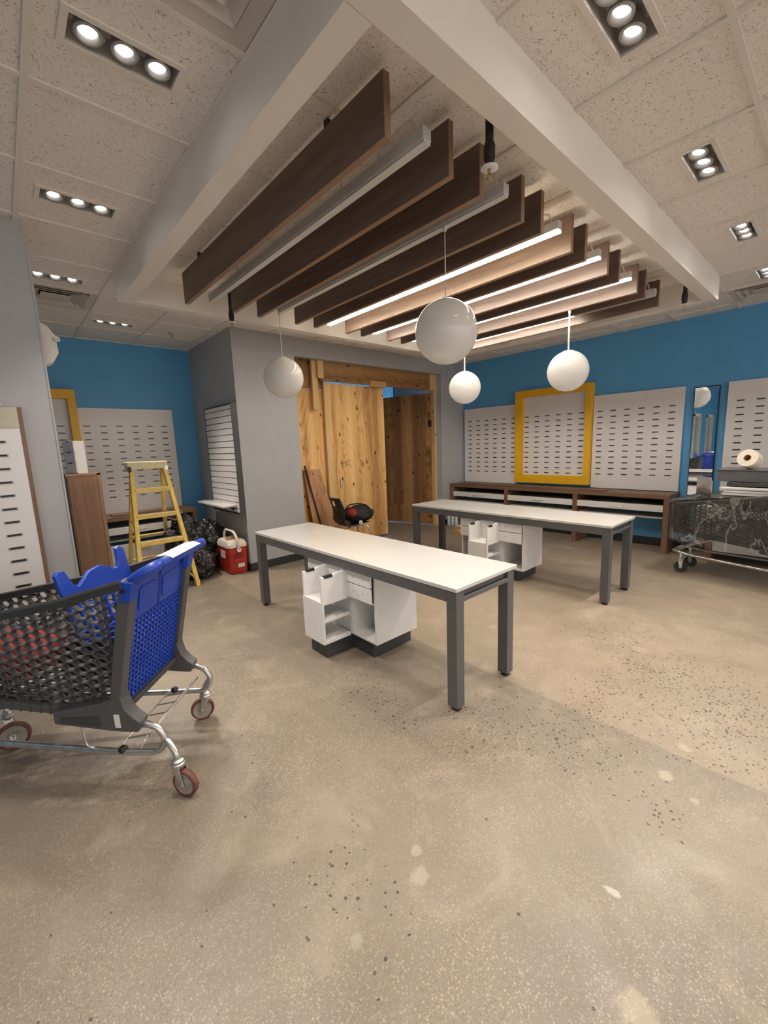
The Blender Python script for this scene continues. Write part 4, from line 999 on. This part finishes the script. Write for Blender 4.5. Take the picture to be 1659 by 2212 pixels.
t = thing('duffel_bag', (3.76, 4.82, .45), 'black and red duffel bag slumped on the chair seat', 'bag', rz=math.radians(-12))
bd = MB().blob((.05, 0, .115), (.235, .20, .12), 2.0, .16, 4, 2.6, floor=.006)
build(bd, 'body', 'cloth_black', t, smooth=True, local=True)
rp = MB().blob((-.085, -.085, .150), (.085, .10, .068), 6.0, .10, 3, 2.0)
build(rp, 'red_panel', 'cloth_red', t, smooth=True, local=True)
for y in (-.07, .07): build(MB().tube(fillet([(-.14, y, .17), (-.06, y, .255), (.14, y, .26), (.22, y, .18)], .06, 5), .010, 8, flat=.5), 'strap', 'cloth_black', t, smooth=True, local=True)
tag(build(MB().lathe([(.009, -.07), (.026, -.07), (.026, .07), (.009, .07), (.009, -.07)], 18, Matrix.Translation((3.70, 4.62, .475)) @ Matrix.Rotation(PI / 2, 4, 'Y') @ Matrix.Rotation(-.9, 4, 'X')), 'paper_roll', 'paper_white', smooth=True), 'small white paper roll beside the duffel bag on the chair', 'roll')

# ------------------------------------------------------------------ shopping carts
def lerp_tab(tab, x):
    if x <= tab[0][0]: return tab[0][1]
    for (a, fa), (b, fb) in zip(tab[:-1], tab[1:]):
        if x <= b: return fa + (fb - fa) * (x - a) / (b - a)
    (a, fa), (b, fb) = tab[-2:]; return fb + (fb - fa) * (x - b) / (b - a)
RIM = [(-.05, 1.034), (.13, .985), (.27, .946), (.53, .897), (1.05, .808), (1.14, .80)]
BOT = [(.0, .405), (.34, .418), (.61, .447), (1.12, .50)]
rimz = lambda l: lerp_tab(RIM, l)
botz = lambda l: lerp_tab(BOT, l)
def halfw(l, z): return .275 - .045 * l - .03 * (1 - (z - .4) / .6)
def hexmesh(fn, l0, l1, lo, hi, cw=.069, chh=.0415, k=.86, depth=.026):
    mb = MB(); i = 0; l = l0
    hexp = [(cw / 2, 0), (cw / 4, chh / 2), (-cw / 4, chh / 2), (-cw / 2, 0), (-cw / 4, -chh / 2), (cw / 4, -chh / 2)]
    while l < l1 + cw / 2:
        zlo, zhi = lo(l), hi(l); z = math.floor(zlo / chh) * chh + (chh / 2 if i % 2 else 0)
        while z < zhi + chh / 2:
            if z > zlo - chh / 2:
                def cl(p): 
                    x = min(max(l + p[0], l0), l1); return (x, min(max(z + p[1], lo(x)), hi(x)))
                o = [cl(p) for p in hexp]; n = [cl((p[0] * k, p[1] * k)) for p in hexp]
                vs = [fn(*p, 0) for p in o] + [fn(*p, 0) for p in n] + [fn(*p, depth) for p in o] + [fn(*p, depth) for p in n]
                fs = []
                for a in range(6):
                    b = (a + 1) % 6
                    fs += [(a, b, 6 + b, 6 + a), (12 + a, 18 + a, 18 + b, 12 + b), (6 + a, 6 + b, 18 + b, 18 + a)]
                mb.add(vs, fs)
            z += chh
        l += cw * .75; i += 1
    return mb
def caster(root, pivot, zp, contact, r, ang, tread, hub='rubber_gray', par_mat='galvanised', wd=.030):
    """pivot (l,w) on the frame at height zp, wheel touching the floor at contact, axle angle ang in the cart's local frame"""
    px, py = pivot[0], -pivot[1]; cx, cy = contact[0], -contact[1]
    ax = Vector((math.cos(ang), math.sin(ang), 0)); ro = Vector((-ax.y, ax.x, 0)); c = Vector((cx, cy, r))
    top = Vector((cx, cy, 0)) + (Vector((px, py, 0)) - Vector((cx, cy, 0))) * .35
    head = Vector((top.x, top.y, r * 2 + .035))
    fk = MB()
    for s_ in (-1, 1):
        o = ax * (s_ * (wd / 2 + .006)); q = ax * (s_ * .004)
        pl = [c + o + ro * .012 + Vector((0, 0, -.012)), c + o - ro * .012 + Vector((0, 0, -.012)), head + o * 1.0 - ro * .022 + Vector((0, 0, -.02)), head + o * 1.0 + ro * .022 + Vector((0, 0, -.02))]
        fk.add([p - q / 2 for p in pl] + [p + q / 2 for p in pl], [(0, 1, 2, 3), (7, 6, 5, 4), (0, 4, 5, 1), (1, 5, 6, 2), (2, 6, 7, 3), (3, 7, 4, 0)])
    fk.lathe([(.028, -.028), (.031, -.02), (.031, -.008), (.026, -.004), (.028, .006), (.018, .014)], 20, Matrix.Translation(head))
    fk.tube([c - ax * (wd / 2 + .012), c + ax * (wd / 2 + .012)], .007, 10)
    f = build(fk, 'caster', par_mat, root, local=True, bevel=.0015)
    arm = MB().tube(fillet([head + Vector((0, 0, .0)), head + Vector((0, 0, .035)), Vector((px, py, zp)) * .5 + Vector((head.x, head.y, head.z + .05)) * .5, Vector((px, py, zp))], .03, 5), [.016] * 12 if False else .015, 10)
    build(arm, 'caster_arm', par_mat, f, smooth=True, local=True)
    Mw = Matrix.Translation(c) @ Matrix((( ax.x, ro.x, 0, 0), (ax.y, ro.y, 0, 0), (0, 0, 1, 0), (0, 0, 0, 1))) @ Matrix.Rotation(PI / 2, 4, 'Y')
    h = wd / 2
    wh = build(MB().lathe([(r * .80, -h * .8), (r * .93, -h), (r, -h * .55), (r, h * .55), (r * .93, h), (r * .80, h * .8), (r * .80, -h * .8)], 36, Mw), 'wheel', tread, f, smooth=True, local=True)
    build(MB().lathe([(.0, -h * .86), (r * .3, -h * .9), (r * .34, -h * .6), (r * .74, -h * .6), (r * .84, -h * .85), (r * .84, h * .85), (r * .74, h * .6), (r * .34, h * .6), (r * .3, h * .9), (.0, h * .86)], 32, Mw), 'wheel_hub', hub, wh, smooth=False, local=True)
def cart(loc, rz, label, body, hexmat, wheels, tread):
    t = thing('shopping_cart', (loc[0], loc[1], 0), label, 'shopping cart', 'shopping carts', rz=rz)
    Pn = lambda l, w, z: (l, -w, z)
    B = lambda mb, nm, mat, par=t, **k: build(mb, nm, mat, par, local=True, **k)
    LF = 1.12
    # honeycomb sides, front and floor
    for s_ in (-1, 1):
        fn = lambda l, z, d, s_=s_: Pn(l, s_ * (halfw(l, z) - d), z)
        B(hexmesh(fn, .08, LF, botz, lambda l: rimz(l) - .03), 'side_grille', body)
        # rim: a channel section along the top edge
        rm = MB(); n = 16; ring = []
        for k in range(n + 1):
            l = -.03 + (LF + .03) * k / n; z = rimz(l); hw = halfw(l, z)
            ring.append([Pn(l, s_ * (hw + .010), z - .038), Pn(l, s_ * (hw + .014), z - .006), Pn(l, s_ * (hw + .006), z + .006), Pn(l, s_ * (hw - .014), z + .002), Pn(l, s_ * (hw - .012), z - .034)])
        vs = [p for r_ in ring for p in r_]; fs = []
        for k in range(n):
            for j in range(5): fs.append((k * 5 + j, k * 5 + (j + 1) % 5, (k + 1) * 5 + (j + 1) % 5, (k + 1) * 5 + j))
        fs += [(0, 1, 2, 3, 4), tuple(n * 5 + j for j in range(5))]
        B(rm.add(vs, fs), 'side_rim', hexmat, bevel=.002)
        # bottom rail with ribs
        br_ = MB(); n = 12; ring = []
        for k in range(n + 1):
            l = .05 + (LF - .05) * k / n; z = botz(l); hw = halfw(l, z)
            ring.append([Pn(l, s_ * (hw + .012), z - .032), Pn(l, s_ * (hw + .012), z + .010), Pn(l, s_ * (hw - .02), z + .010), Pn(l, s_ * (hw - .02), z - .032)])
        vs = [p for r_ in ring for p in r_]; fs = []
        for k in range(n):
            for j in range(4): fs.append((k * 4 + j, k * 4 + (j + 1) % 4, (k + 1) * 4 + (j + 1) % 4, (k + 1) * 4 + j))
        fs += [(0, 1, 2, 3), tuple(n * 4 + j for j in range(4))]
        br_.add(vs, fs)
        for k in range(16):
            l = .36 + k * .047; z = botz(l); hw = halfw(l, z); br_.box(*[tuple(f(a, b) for a, b in zip(Pn(l, s_ * (hw + .016), z - .034), Pn(l + .006, s_ * hw, z + .012))) for f in (min, max)])
        B(br_, 'bottom_rail', body)
        # rear post and lower bracket
        hw0 = .275; poly = [(.112, .41), (.05, .41), (.036, .52), (-.075, 1.0), (-.085, 1.03), (-.02, 1.03), (.02, .86)]
        B(MB().prism(poly, lambda u, v, d, s_=s_: Pn(u, s_ * d, v), .232, .284), 'rear_post', body, bevel=.008, seg=3)
        poly = [(.36, .425), (.36, .37), (.12, .331), (.05, .322), (-.015, .318), (-.032, .365), (.0, .392), (.03, .43), (.045, .50), (.112, .47)]
        lb = B(MB().prism(poly, lambda u, v, d, s_=s_: Pn(u, s_ * d, v), .222, .288), 'lower_bracket', body, bevel=.006, seg=2)
        B(MB().prism([(.33, .405), (.33, .378), (.15, .352), (.15, .405)], lambda u, v, d, s_=s_: Pn(u, s_ * d, v), .2875, .2895), 'bracket_recess', hexmat, lb)
        B(MB().prism([(.085, .41), (.06, .41), (.058, .345), (.083, .347)], lambda u, v, d, s_=s_: Pn(u, s_ * d, v), .288, .2895), 'sticker', 'paper_white', lb)
        # chrome tube
        path = fillet([Pn(-.005, s_ * .255, .345), Pn(-.085, s_ * .252, .325), Pn(-.118, s_ * .25, .25), Pn(-.075, s_ * .247, .19), Pn(.10, s_ * .24, .188), Pn(.95, s_ * .165, .215), Pn(1.08, s_ * .15, .235)], .05, 6)
        if s_ < 0: path += [Vector(Pn(1.13, -.12, .24)), Vector(Pn(1.14, 0, .24))]
        else: path += [Vector(Pn(1.13, .12, .24)), Vector(Pn(1.14, 0, .24))]
        B(MB().tube(path, .0155, 12), 'frame_tube', 'galvanised', smooth=True)
        B(MB().tube(fillet([Pn(.33, s_ * .22, .39), Pn(.285, s_ * .235, .38), Pn(.275, s_ * .232, .22), Pn(.24, s_ * .232, .205)], .02, 5), .006, 8), 'stay_wire', 'galvanised', smooth=True)
        B(MB().tube(fillet([Pn(1.10, s_ * .13, .24), Pn(.95, s_ * .15, .34), Pn(.75, s_ * .18, .43)], .06, 5), .014, 10), 'front_strut', 'galvanised', smooth=True)
        # handle arm, blue
        arm = [(-.02, 1.03), (-.085, 1.02), (-.06, .93), (-.012, .93)]
        B(MB().prism(arm, lambda u, v, d, s_=s_: Pn(u, s_ * d, v), .228, .2885), 'corner_bracket', 'cart_blue', bevel=.008, seg=3)
        B(MB().lathe([(.0, .2885), (.010, .2885), (.010, .291), (.0, .291)], 12, Matrix.Translation((0, 0, 0)) @ Matrix(((1, 0, 0, -.035), (0, 0, -s_, 0), (0, 1, 0, .985), (0, 0, 0, 1)))), 'screw', 'black_plastic')
        B(MB().tube(fillet([Pn(-.035, s_ * .258, 1.0), Pn(-.10, s_ * .262, 1.045), Pn(-.150, s_ * .25, 1.072), Pn(-.158, s_ * .17, 1.074)], .05, 6), [.026] * 20, 12, flat=.8) if False else MB().tube(fillet([Pn(-.035, s_ * .258, 1.0), Pn(-.10, s_ * .262, 1.045), Pn(-.150, s_ * .25, 1.072), Pn(-.158, s_ * .17, 1.074)], .05, 6), .024, 12), 'handle_arm', 'cart_blue', smooth=True)
    fr = hexmesh(lambda w_, z, d: Pn(LF - d, w_, z), -.20, .20, lambda a: .50, lambda a: .77)
    B(fr, 'front_grille', hexmat)
    B(MB().box(Pn(LF - .02, .235, .775), Pn(LF + .012, -.235, .81)), 'front_rim', hexmat, bevel=.004)
    fl_ = hexmesh(lambda l, w_, d: Pn(l, w_ * (1 - .1 * l), botz(l) - d), .10, LF, lambda a: -.24, lambda a: .24, cw=.075, chh=.052, k=.78, depth=.012)
    B(fl_, 'floor_grille', hexmat)
    # handle bar and card
    B(MB().tube([Pn(-.158, -.20, 1.074), Pn(-.16, 0, 1.076), Pn(-.158, .20, 1.074)], .025, 14), 'handle_bar', 'cart_blue', smooth=True)
    B(MB().prism([(-.195, 1.090), (-.16, 1.1035), (-.115, 1.097), (-.113, 1.094), (-.16, 1.100), (-.193, 1.087)], lambda u, v, d: Pn(u, d, v), -.15, .13), 'handle_card', 'paper_white')
    # rear panel: rails and lattice
    rl_ = lambda z: .075 - .205 * (z - .41)
    rp_ = MB()
    def bar(w0, w1, z0, z1, d=.012):
        rp_.add([Pn(rl_(z0), w0, z0), Pn(rl_(z0), w1, z0), Pn(rl_(z1), w1, z1), Pn(rl_(z1), w0, z1), Pn(rl_(z0) + d, w0, z0), Pn(rl_(z0) + d, w1, z0), Pn(rl_(z1) + d, w1, z1), Pn(rl_(z1) + d, w0, z1)], [(0, 1, 2, 3), (7, 6, 5, 4), (0, 4, 5, 1), (1, 5, 6, 2), (2, 6, 7, 3), (3, 7, 4, 0)])
    for k in range(16): ww = -.222 + .444 * k / 15; bar(ww - .0030, ww + .0030, .42, .82)
    for k in range(17): z = .422 + .0247 * k; bar(-.228, .228, z - .0030, z + .0030, .011)
    for a, b in ((-.232, -.195), (-.012, .012), (.195, .232)): bar(a, b, .82, 1.01, .016)
    bar(-.232, .232, .81, .838, .016); bar(-.232, .232, .965, 1.015, .016); bar(-.195, .195, .838, .965, .004)
    B(rp_, 'rear_panel', 'cart_blue')
    for s_ in (-1, 1):
        B(MB().prism(rrect(s_ * .10 - .075, s_ * .10 + .075, .848, .958, .02), lambda u, v, d: Pn(rl_(v) - d, u, v), -.001, .006), 'panel_pad', 'cart_blue', bevel=.003)
    B(MB().box(Pn(.05, .235, .392), Pn(.085, -.235, .418)), 'rear_sill', hexmat, bevel=.004)
    # child seat flap
    fp = [(-.235, .74), (-.245, 1.045), (-.225, 1.06), (-.19, 1.055), (-.165, .985), (-.14, .965), (-.10, .985), (-.05, 1.012), (.03, 1.018), (.08, 1.0), (.115, .975), (.145, .975), (.165, 1.0), (.18, 1.065), (.205, 1.075), (.235, 1.055), (.235, .74)]
    sl = lambda z: .26 + .20 * (z - .95)
    fpm = MB().prism([p for p in fp if True], lambda u, v, d: Pn(sl(v) + d, u, v), 0, .018)
    fpm = MB()
    top = fp[1:-1]
    fpm.prism([(-.238, .90)] + top + [(.235, .90)], lambda u, v, d: Pn(sl(v) + d, u, v), 0, .018)
    for k in range(9): ww = -.225 + .45 * k / 8; fpm.prism([(ww - .007, .70), (ww + .007, .70), (ww + .007, .905), (ww - .007, .905)], lambda u, v, d: Pn(sl(v) + d, u, v), .002, .014)
    for k in range(4): z = .71 + .05 * k; fpm.prism([(-.235, z), (.235, z), (.235, z + .012), (-.235, z + .012)], lambda u, v, d: Pn(sl(v) + d, u, v), .002, .014)
    B(fpm, 'child_seat_flap', 'cart_blue', bevel=.003)
    st_ = MB()
    for k in range(8): ww = -.21 + .42 * k / 7; st_.box(Pn(-.0, ww + .006, .735), Pn(.215, ww - .006, .745))
    for k in range(4): l = .01 + .06 * k; st_.box(Pn(l, .215, .733), Pn(l + .012, -.215, .746))
    B(st_, 'child_seat', 'cart_blue')
    # wire rack between the tubes
    wr = MB()
    for ww in (-.17, -.09, .0, .09, .17): wr.tube(fillet([Pn(.12, ww, .205), Pn(.0, ww, .225), Pn(-.085, ww, .33)], .03, 4), .0032, 6)
    for (l, z) in ((.12, .205), (.02, .22), (-.04, .27), (-.085, .33)): wr.tube([Pn(l, -.245, z if l < 0 else .195), Pn(l, -.18, z), Pn(l, .18, z), Pn(l, .245, z if l < 0 else .195)], .0035, 6)
    B(wr, 'wire_rack', 'galvanised', smooth=True)
    for ww in (-.24, .24): B(MB().blob(Pn(.10, ww, .20), (.022, .02, .02), 4, .05, 2), 'tube_clip', 'black_plastic', smooth=True)
    for wspec in wheels: caster(t, *wspec, tread, 'rubber_gray' if tread == 'rubber_red' else 'rubber_black')
    return t
rz1 = math.atan2(.68, -.733)
loc_ang = lambda ax: math.atan2(ax[1], ax[0]) - rz1
C1 = cart((.48, 2.263), rz1, 'grey honeycomb shopping cart with blue handle and blue child seat', 'cart_gray', 'cart_black',
     [((-.11, -.25), .26, (-.205, -.292), .064, loc_ang((-.863, -.504))), ((-.11, .25), .26, (-.04, .262), .064, loc_ang((-.30, -.95))),
      ((1.03, .15), .23, (.90, .05), .075, loc_ang((-.1, -.99))), ((1.03, -.15), .23, (.93, -.22), .075, loc_ang((-.1, -.99)))], 'rubber_red')
rz2 = math.atan2(.997, .08)
C2 = cart((5.642, .125), rz2, 'shopping cart wrapped in clear film loaded with grey trays', 'cart_black', 'cart_black',
     [((-.11, -.25), .26, (-.13, -.27), .064, PI / 2), ((-.11, .25), .26, (-.13, .27), .064, PI / 2),
      ((1.06, -.15), .23, (1.04, -.16), .064, PI / 2 + .35), ((1.06, .15), .23, (1.04, .16), .064, PI / 2 + .2)], 'rubber_black')
def cart_obj(c, rz): 
    return Matrix.Translation((c[0], c[1], 0)) @ Matrix.Rotation(rz, 4, 'Z')
K1 = cart_obj((.48, 2.263), rz1); K2 = cart_obj((5.642, .125), rz2)
# load of the near cart
def lump(K, lwz, rad, seed, name, mat, lab, cat, amp=.22, floor=None, sub=4):
    c = K @ Vector((lwz[0], -lwz[1], lwz[2])); mb = MB().blob((0, 0, 0), rad, seed, amp, sub, 2.8)
    Rm = K.to_3x3().to_4x4(); mb.v = [c + Rm @ p for p in mb.v]
    if floor is not None:
        for p in mb.v: p.z = max(p.z, floor)
    return tag(build(mb, name, mat, smooth=True), lab, cat)
lump(K1, (.72, -.03, .60), (.22, .15, .11), 1.0, 'red_tool_bag', 'cloth_red', 'crumpled red bag lying in the near shopping cart', 'bag', floor=.475)
lump(K1, (.40, .07, .54), (.13, .13, .10), 4.0, 'dark_tool_bag', 'cloth_black', 'dark bag under the brown cloth in the near shopping cart', 'bag', floor=.44)
lump(K1, (.37, .06, .685), (.125, .12, .05), 8.0, 'brown_cloth', 'cloth_brown', 'crumpled brown cloth heaped in the near shopping cart', 'cloth', .3)
t = thing('hand_tool', K1 @ Vector((.30, .0, .735)), 'orange handled hand tool lying on the brown cloth in the cart', 'tool', rz=rz1 + .6)
build(MB().tube([(-.09, 0, 0), (-.02, 0, .008), (.07, 0, .01)], [.014, .017, .013], 10), 'grip', 'tool_orange', t, smooth=True, local=True)
build(MB().tube([(.07, 0, .01), (.16, 0, .012)], .006, 8), 'shank', 'galvanised', t, smooth=True, local=True)

# load of the wrapped cart
def kbox(mb, a, b, mi=0): return mb.box(a, b, mi, M=K2)
t = thing('grey_tray_stack', K2 @ Vector((.3, 0, .94)), 'long grey trays stacked across the wrapped cart', 'tray stack')
OFF_ = OFF[t.name]
build(kbox(MB(), (-.25, -.30, 1.045), (.80, .08, 1.165)), 'upper_tray', 'tray_gray', t, bevel=.006)
build(kbox(MB(), (-.25, -.315, 1.163), (.805, .10, 1.172)), 'tray_lid', 'tray_gray', t, bevel=.002)
build(kbox(MB(), (-.25, -.26, 1.005), (.70, .12, 1.043)), 'lower_tray', 'cart_black', t, bevel=.004)
for k, (z, e) in enumerate(((.972, .74), (.944, .70), (.918, .72))):
    tag(build(kbox(MB(), (-.25, -.24 - .01 * k, z), (e, .20, z + .022)), 'white_shelf_strip', 'cabinet_white', bevel=.003), ('top', 'middle', 'bottom')[k] + ' one of three white strips under the grey trays on the wrapped cart', 'shelf strip', 'white strips on the wrapped cart')
tag(build(kbox(MB(), (.0, -.20, .42), (.95, .20, .62)), 'packed_crate', 'crate_gray', bevel=.01), 'dark crate packed inside the wrapped cart', 'crate')
tag(build(kbox(MB(), (.62, -.18, .622), (.93, .16, .78)), 'white_carton', 'paper_white', bevel=.006), 'white carton packed at the front inside the wrapped cart', 'carton')
sheet = MB(); n = 12; vs = []
for k in range(n + 1):
    a = PI * .15 + PI * .75 * k / n
    for z in (0, .24): vs.append(K2 @ Vector((.90 + .13 * math.cos(a), .10 + .19 * (k / n - .5) * 2, .80 + z + .05 * math.sin(a))))
for k in range(n): pass
sheet.add(vs, [(2 * k, 2 * k + 1, 2 * k + 3, 2 * k + 2) for k in range(n)])
o = tag(build(sheet, 'curled_metal_sheet', 'galvanised', smooth=True), 'curled silver sheet standing at the front of the wrapped cart', 'sheet metal')
sm = o.modifiers.new('thick', 'SOLIDIFY'); sm.thickness = .003
c = K2 @ Vector((.55, .03, 1.275))
t = thing('film_roll', (c.x, c.y, 1.172), 'cream roll of stretch film lying on the grey trays', 'film roll')
Mr = Matrix.Translation(c) @ Vector((-.86, .22, .30)).normalized().to_track_quat('Z', 'Y').to_matrix().to_4x4()
build(MB().lathe([(.032, -.06), (.088, -.06), (.09, -.056), (.09, .056), (.088, .06), (.032, .06), (.032, -.06)], 40, Mr), 'roll', 'film_roll', t, smooth=False)
build(MB().lathe([(.028, -.062), (.032, -.062), (.032, .062), (.028, .062), (.028, -.062)], 24, Mr), 'core', 'cardboard', t, smooth=True)
# stretch film wrapped round the basket
fm = MB(); outline = []
def wrap_pt(s_):
    # walks around the front half of the basket, outside it
    pts = [(-.10, -.325), (.3, -.315), (.7, -.30), (1.0, -.285), (1.12, -.26), (1.165, -.19), (1.165, .19), (1.12, .26), (.7, .30), (-.10, .325)]
    L = [0]; 
    for a, b in zip(pts[:-1], pts[1:]): L.append(L[-1] + math.hypot(b[0] - a[0], b[1] - a[1]))
    d_ = s_ * L[-1]
    for k in range(len(pts) - 1):
        if d_ <= L[k + 1] + 1e-9:
            f = (d_ - L[k]) / (L[k + 1] - L[k]); return (pts[k][0] + (pts[k + 1][0] - pts[k][0]) * f, pts[k][1] + (pts[k + 1][1] - pts[k][1]) * f)
NU, NV = 96, 26; vs = []
for i in range(NU + 1):
    l, w_ = wrap_pt(i / NU); zt = max(rimz(max(l, .0)) + .02, .83) + .02 * mnoise.noise(Vector((i * .13, 0, 1))); zb = .36 + .05 * mnoise.noise(Vector((i * .11, 5, 1))) 
    for j in range(NV + 1):
        z = zb + (zt - zb) * j / NV
        wv = .014 * mnoise.noise(Vector((l * 7 + w_ * 6, z * 3, 2.0))) + .008 * mnoise.noise(Vector((l * 18 + w_ * 12, z * 9 + l * 12, 7.0)))
        cxl, sc_ = .45, 1.0 + wv * 2.0
        vs.append(K2 @ Vector((cxl + (l - cxl) * sc_, -w_ * (1 + wv * 3.0), z)))
fs = [(i * (NV + 1) + j, (i + 1) * (NV + 1) + j, (i + 1) * (NV + 1) + j + 1, i * (NV + 1) + j + 1) for i in range(NU) for j in range(NV)]
fm.add(vs, fs)
fo = build(fm, 'side_wrap', 'shrink_film', C2, smooth=True); fo.data.transform(K2.inverted()) if False else None
tp = MB(); vs = []; NU2, NV2 = 40, 24
for i in range(NU2 + 1):
    for j in range(NV2 + 1):
        l = -.1 + 1.26 * i / NU2; w_ = -.30 + .60 * j / NV2
        edge_ = max(abs(w_) / .30, (l - .5) / .66)
        zz = rimz(max(l, 0)) + .03 + .08 * max(0, 1 - edge_ ** 2) + .02 * mnoise.noise(Vector((l * 8, w_ * 8, 1)))
        vs.append(K2 @ Vector((l, -w_ * .98, min(zz, .905))))
tp.add(vs, [(i * (NV2 + 1) + j, (i + 1) * (NV2 + 1) + j, (i + 1) * (NV2 + 1) + j + 1, i * (NV2 + 1) + j + 1) for i in range(NU2) for j in range(NV2)])
to = build(tp, 'top_wrap', 'shrink_film', C2, smooth=True)
for o in (fo, to):
    o.parent = C2
    for v in o.data.vertices: v.co = K2.inverted() @ (v.co + Vector((5.642, .125, 0)))

# ------------------------------------------------------------------ odds and ends on the floor
t = thing('cardboard_box', (5.72, 4.29, 0), 'low brown box with white top on the floor beside the far pedestal', 'box')
build(MB().box((5.55, 4.10, 0), (5.90, 4.40, .15)), 'body', 'pine_x', t, bevel=.003)
build(MB().box((5.57, 4.12, .15), (5.88, 4.38, .158)), 'top_sheet', 'paper_white', t)
build(MB().prism([(-.05, .0), (.0, .02), (.04, .0), (.03, .03), (-.04, .035)], lambda u, v, d: (5.549 - d, 4.25 + u * 2, .07 + v), 0, .002), 'torn_label', 'paper_white', t)
k = 0
WB = ['leftmost', 'second', 'third', 'rightmost']
for k, (x, y) in enumerate(((6.15, 5.0), (6.16, 4.92), (6.17, 4.84), (6.23, 4.96))):
    t = thing('water_bottle', (x, y, 0), WB[k] + ' clear water bottle on the floor under the wall desk corner', 'bottle', 'water bottles under the desk')
    build(MB().lathe([(.030, 0), (.033, .01), (.033, .12), (.030, .13), (.033, .14), (.030, .165), (.014, .19), (.013, .20)], 18, Matrix.Translation((x, y, 0))), 'body', 'bottle_plastic', t, smooth=True)
    build(MB().cyl((x, y, .20), (x, y, .215), .015, 14), 'cap', 'cord_white', t)
def scrap(x, y, pts, mat, lab, name='paper_scrap'):
    mb = MB().prism(pts, lambda u, v, d: (x + u, y + v, .001 + d + .004 * abs(u) * 8), 0, .0015)
    tag(build(mb, name, mat), lab, 'scrap')
scrap(2.609, 4.955, [(-.05, -.02), (.05, -.025), (.055, .02), (-.045, .025)], 'tape_blue', 'strip of light blue tape on the floor by the grey wall', 'tape_scrap')
scrap(6.20, 2.42, [(-.05, -.12), (.03, -.11), (.05, .10), (-.04, .12)], 'cardboard', 'torn cardboard piece on the floor under the wall desk', 'cardboard_piece')
scrap(5.868, 2.562, [(-.012, -.05), (.006, -.05), (.014, .05), (-.004, .05)], 'paper_white', 'thin white paper scrap on the floor near the wall desk')
scrap(2.62, 2.12, [(-.05, -.02), (.02, -.03), (.06, .01), (-.02, .02)], 'paper_white', 'white paper scrap on the floor behind the nearest table')
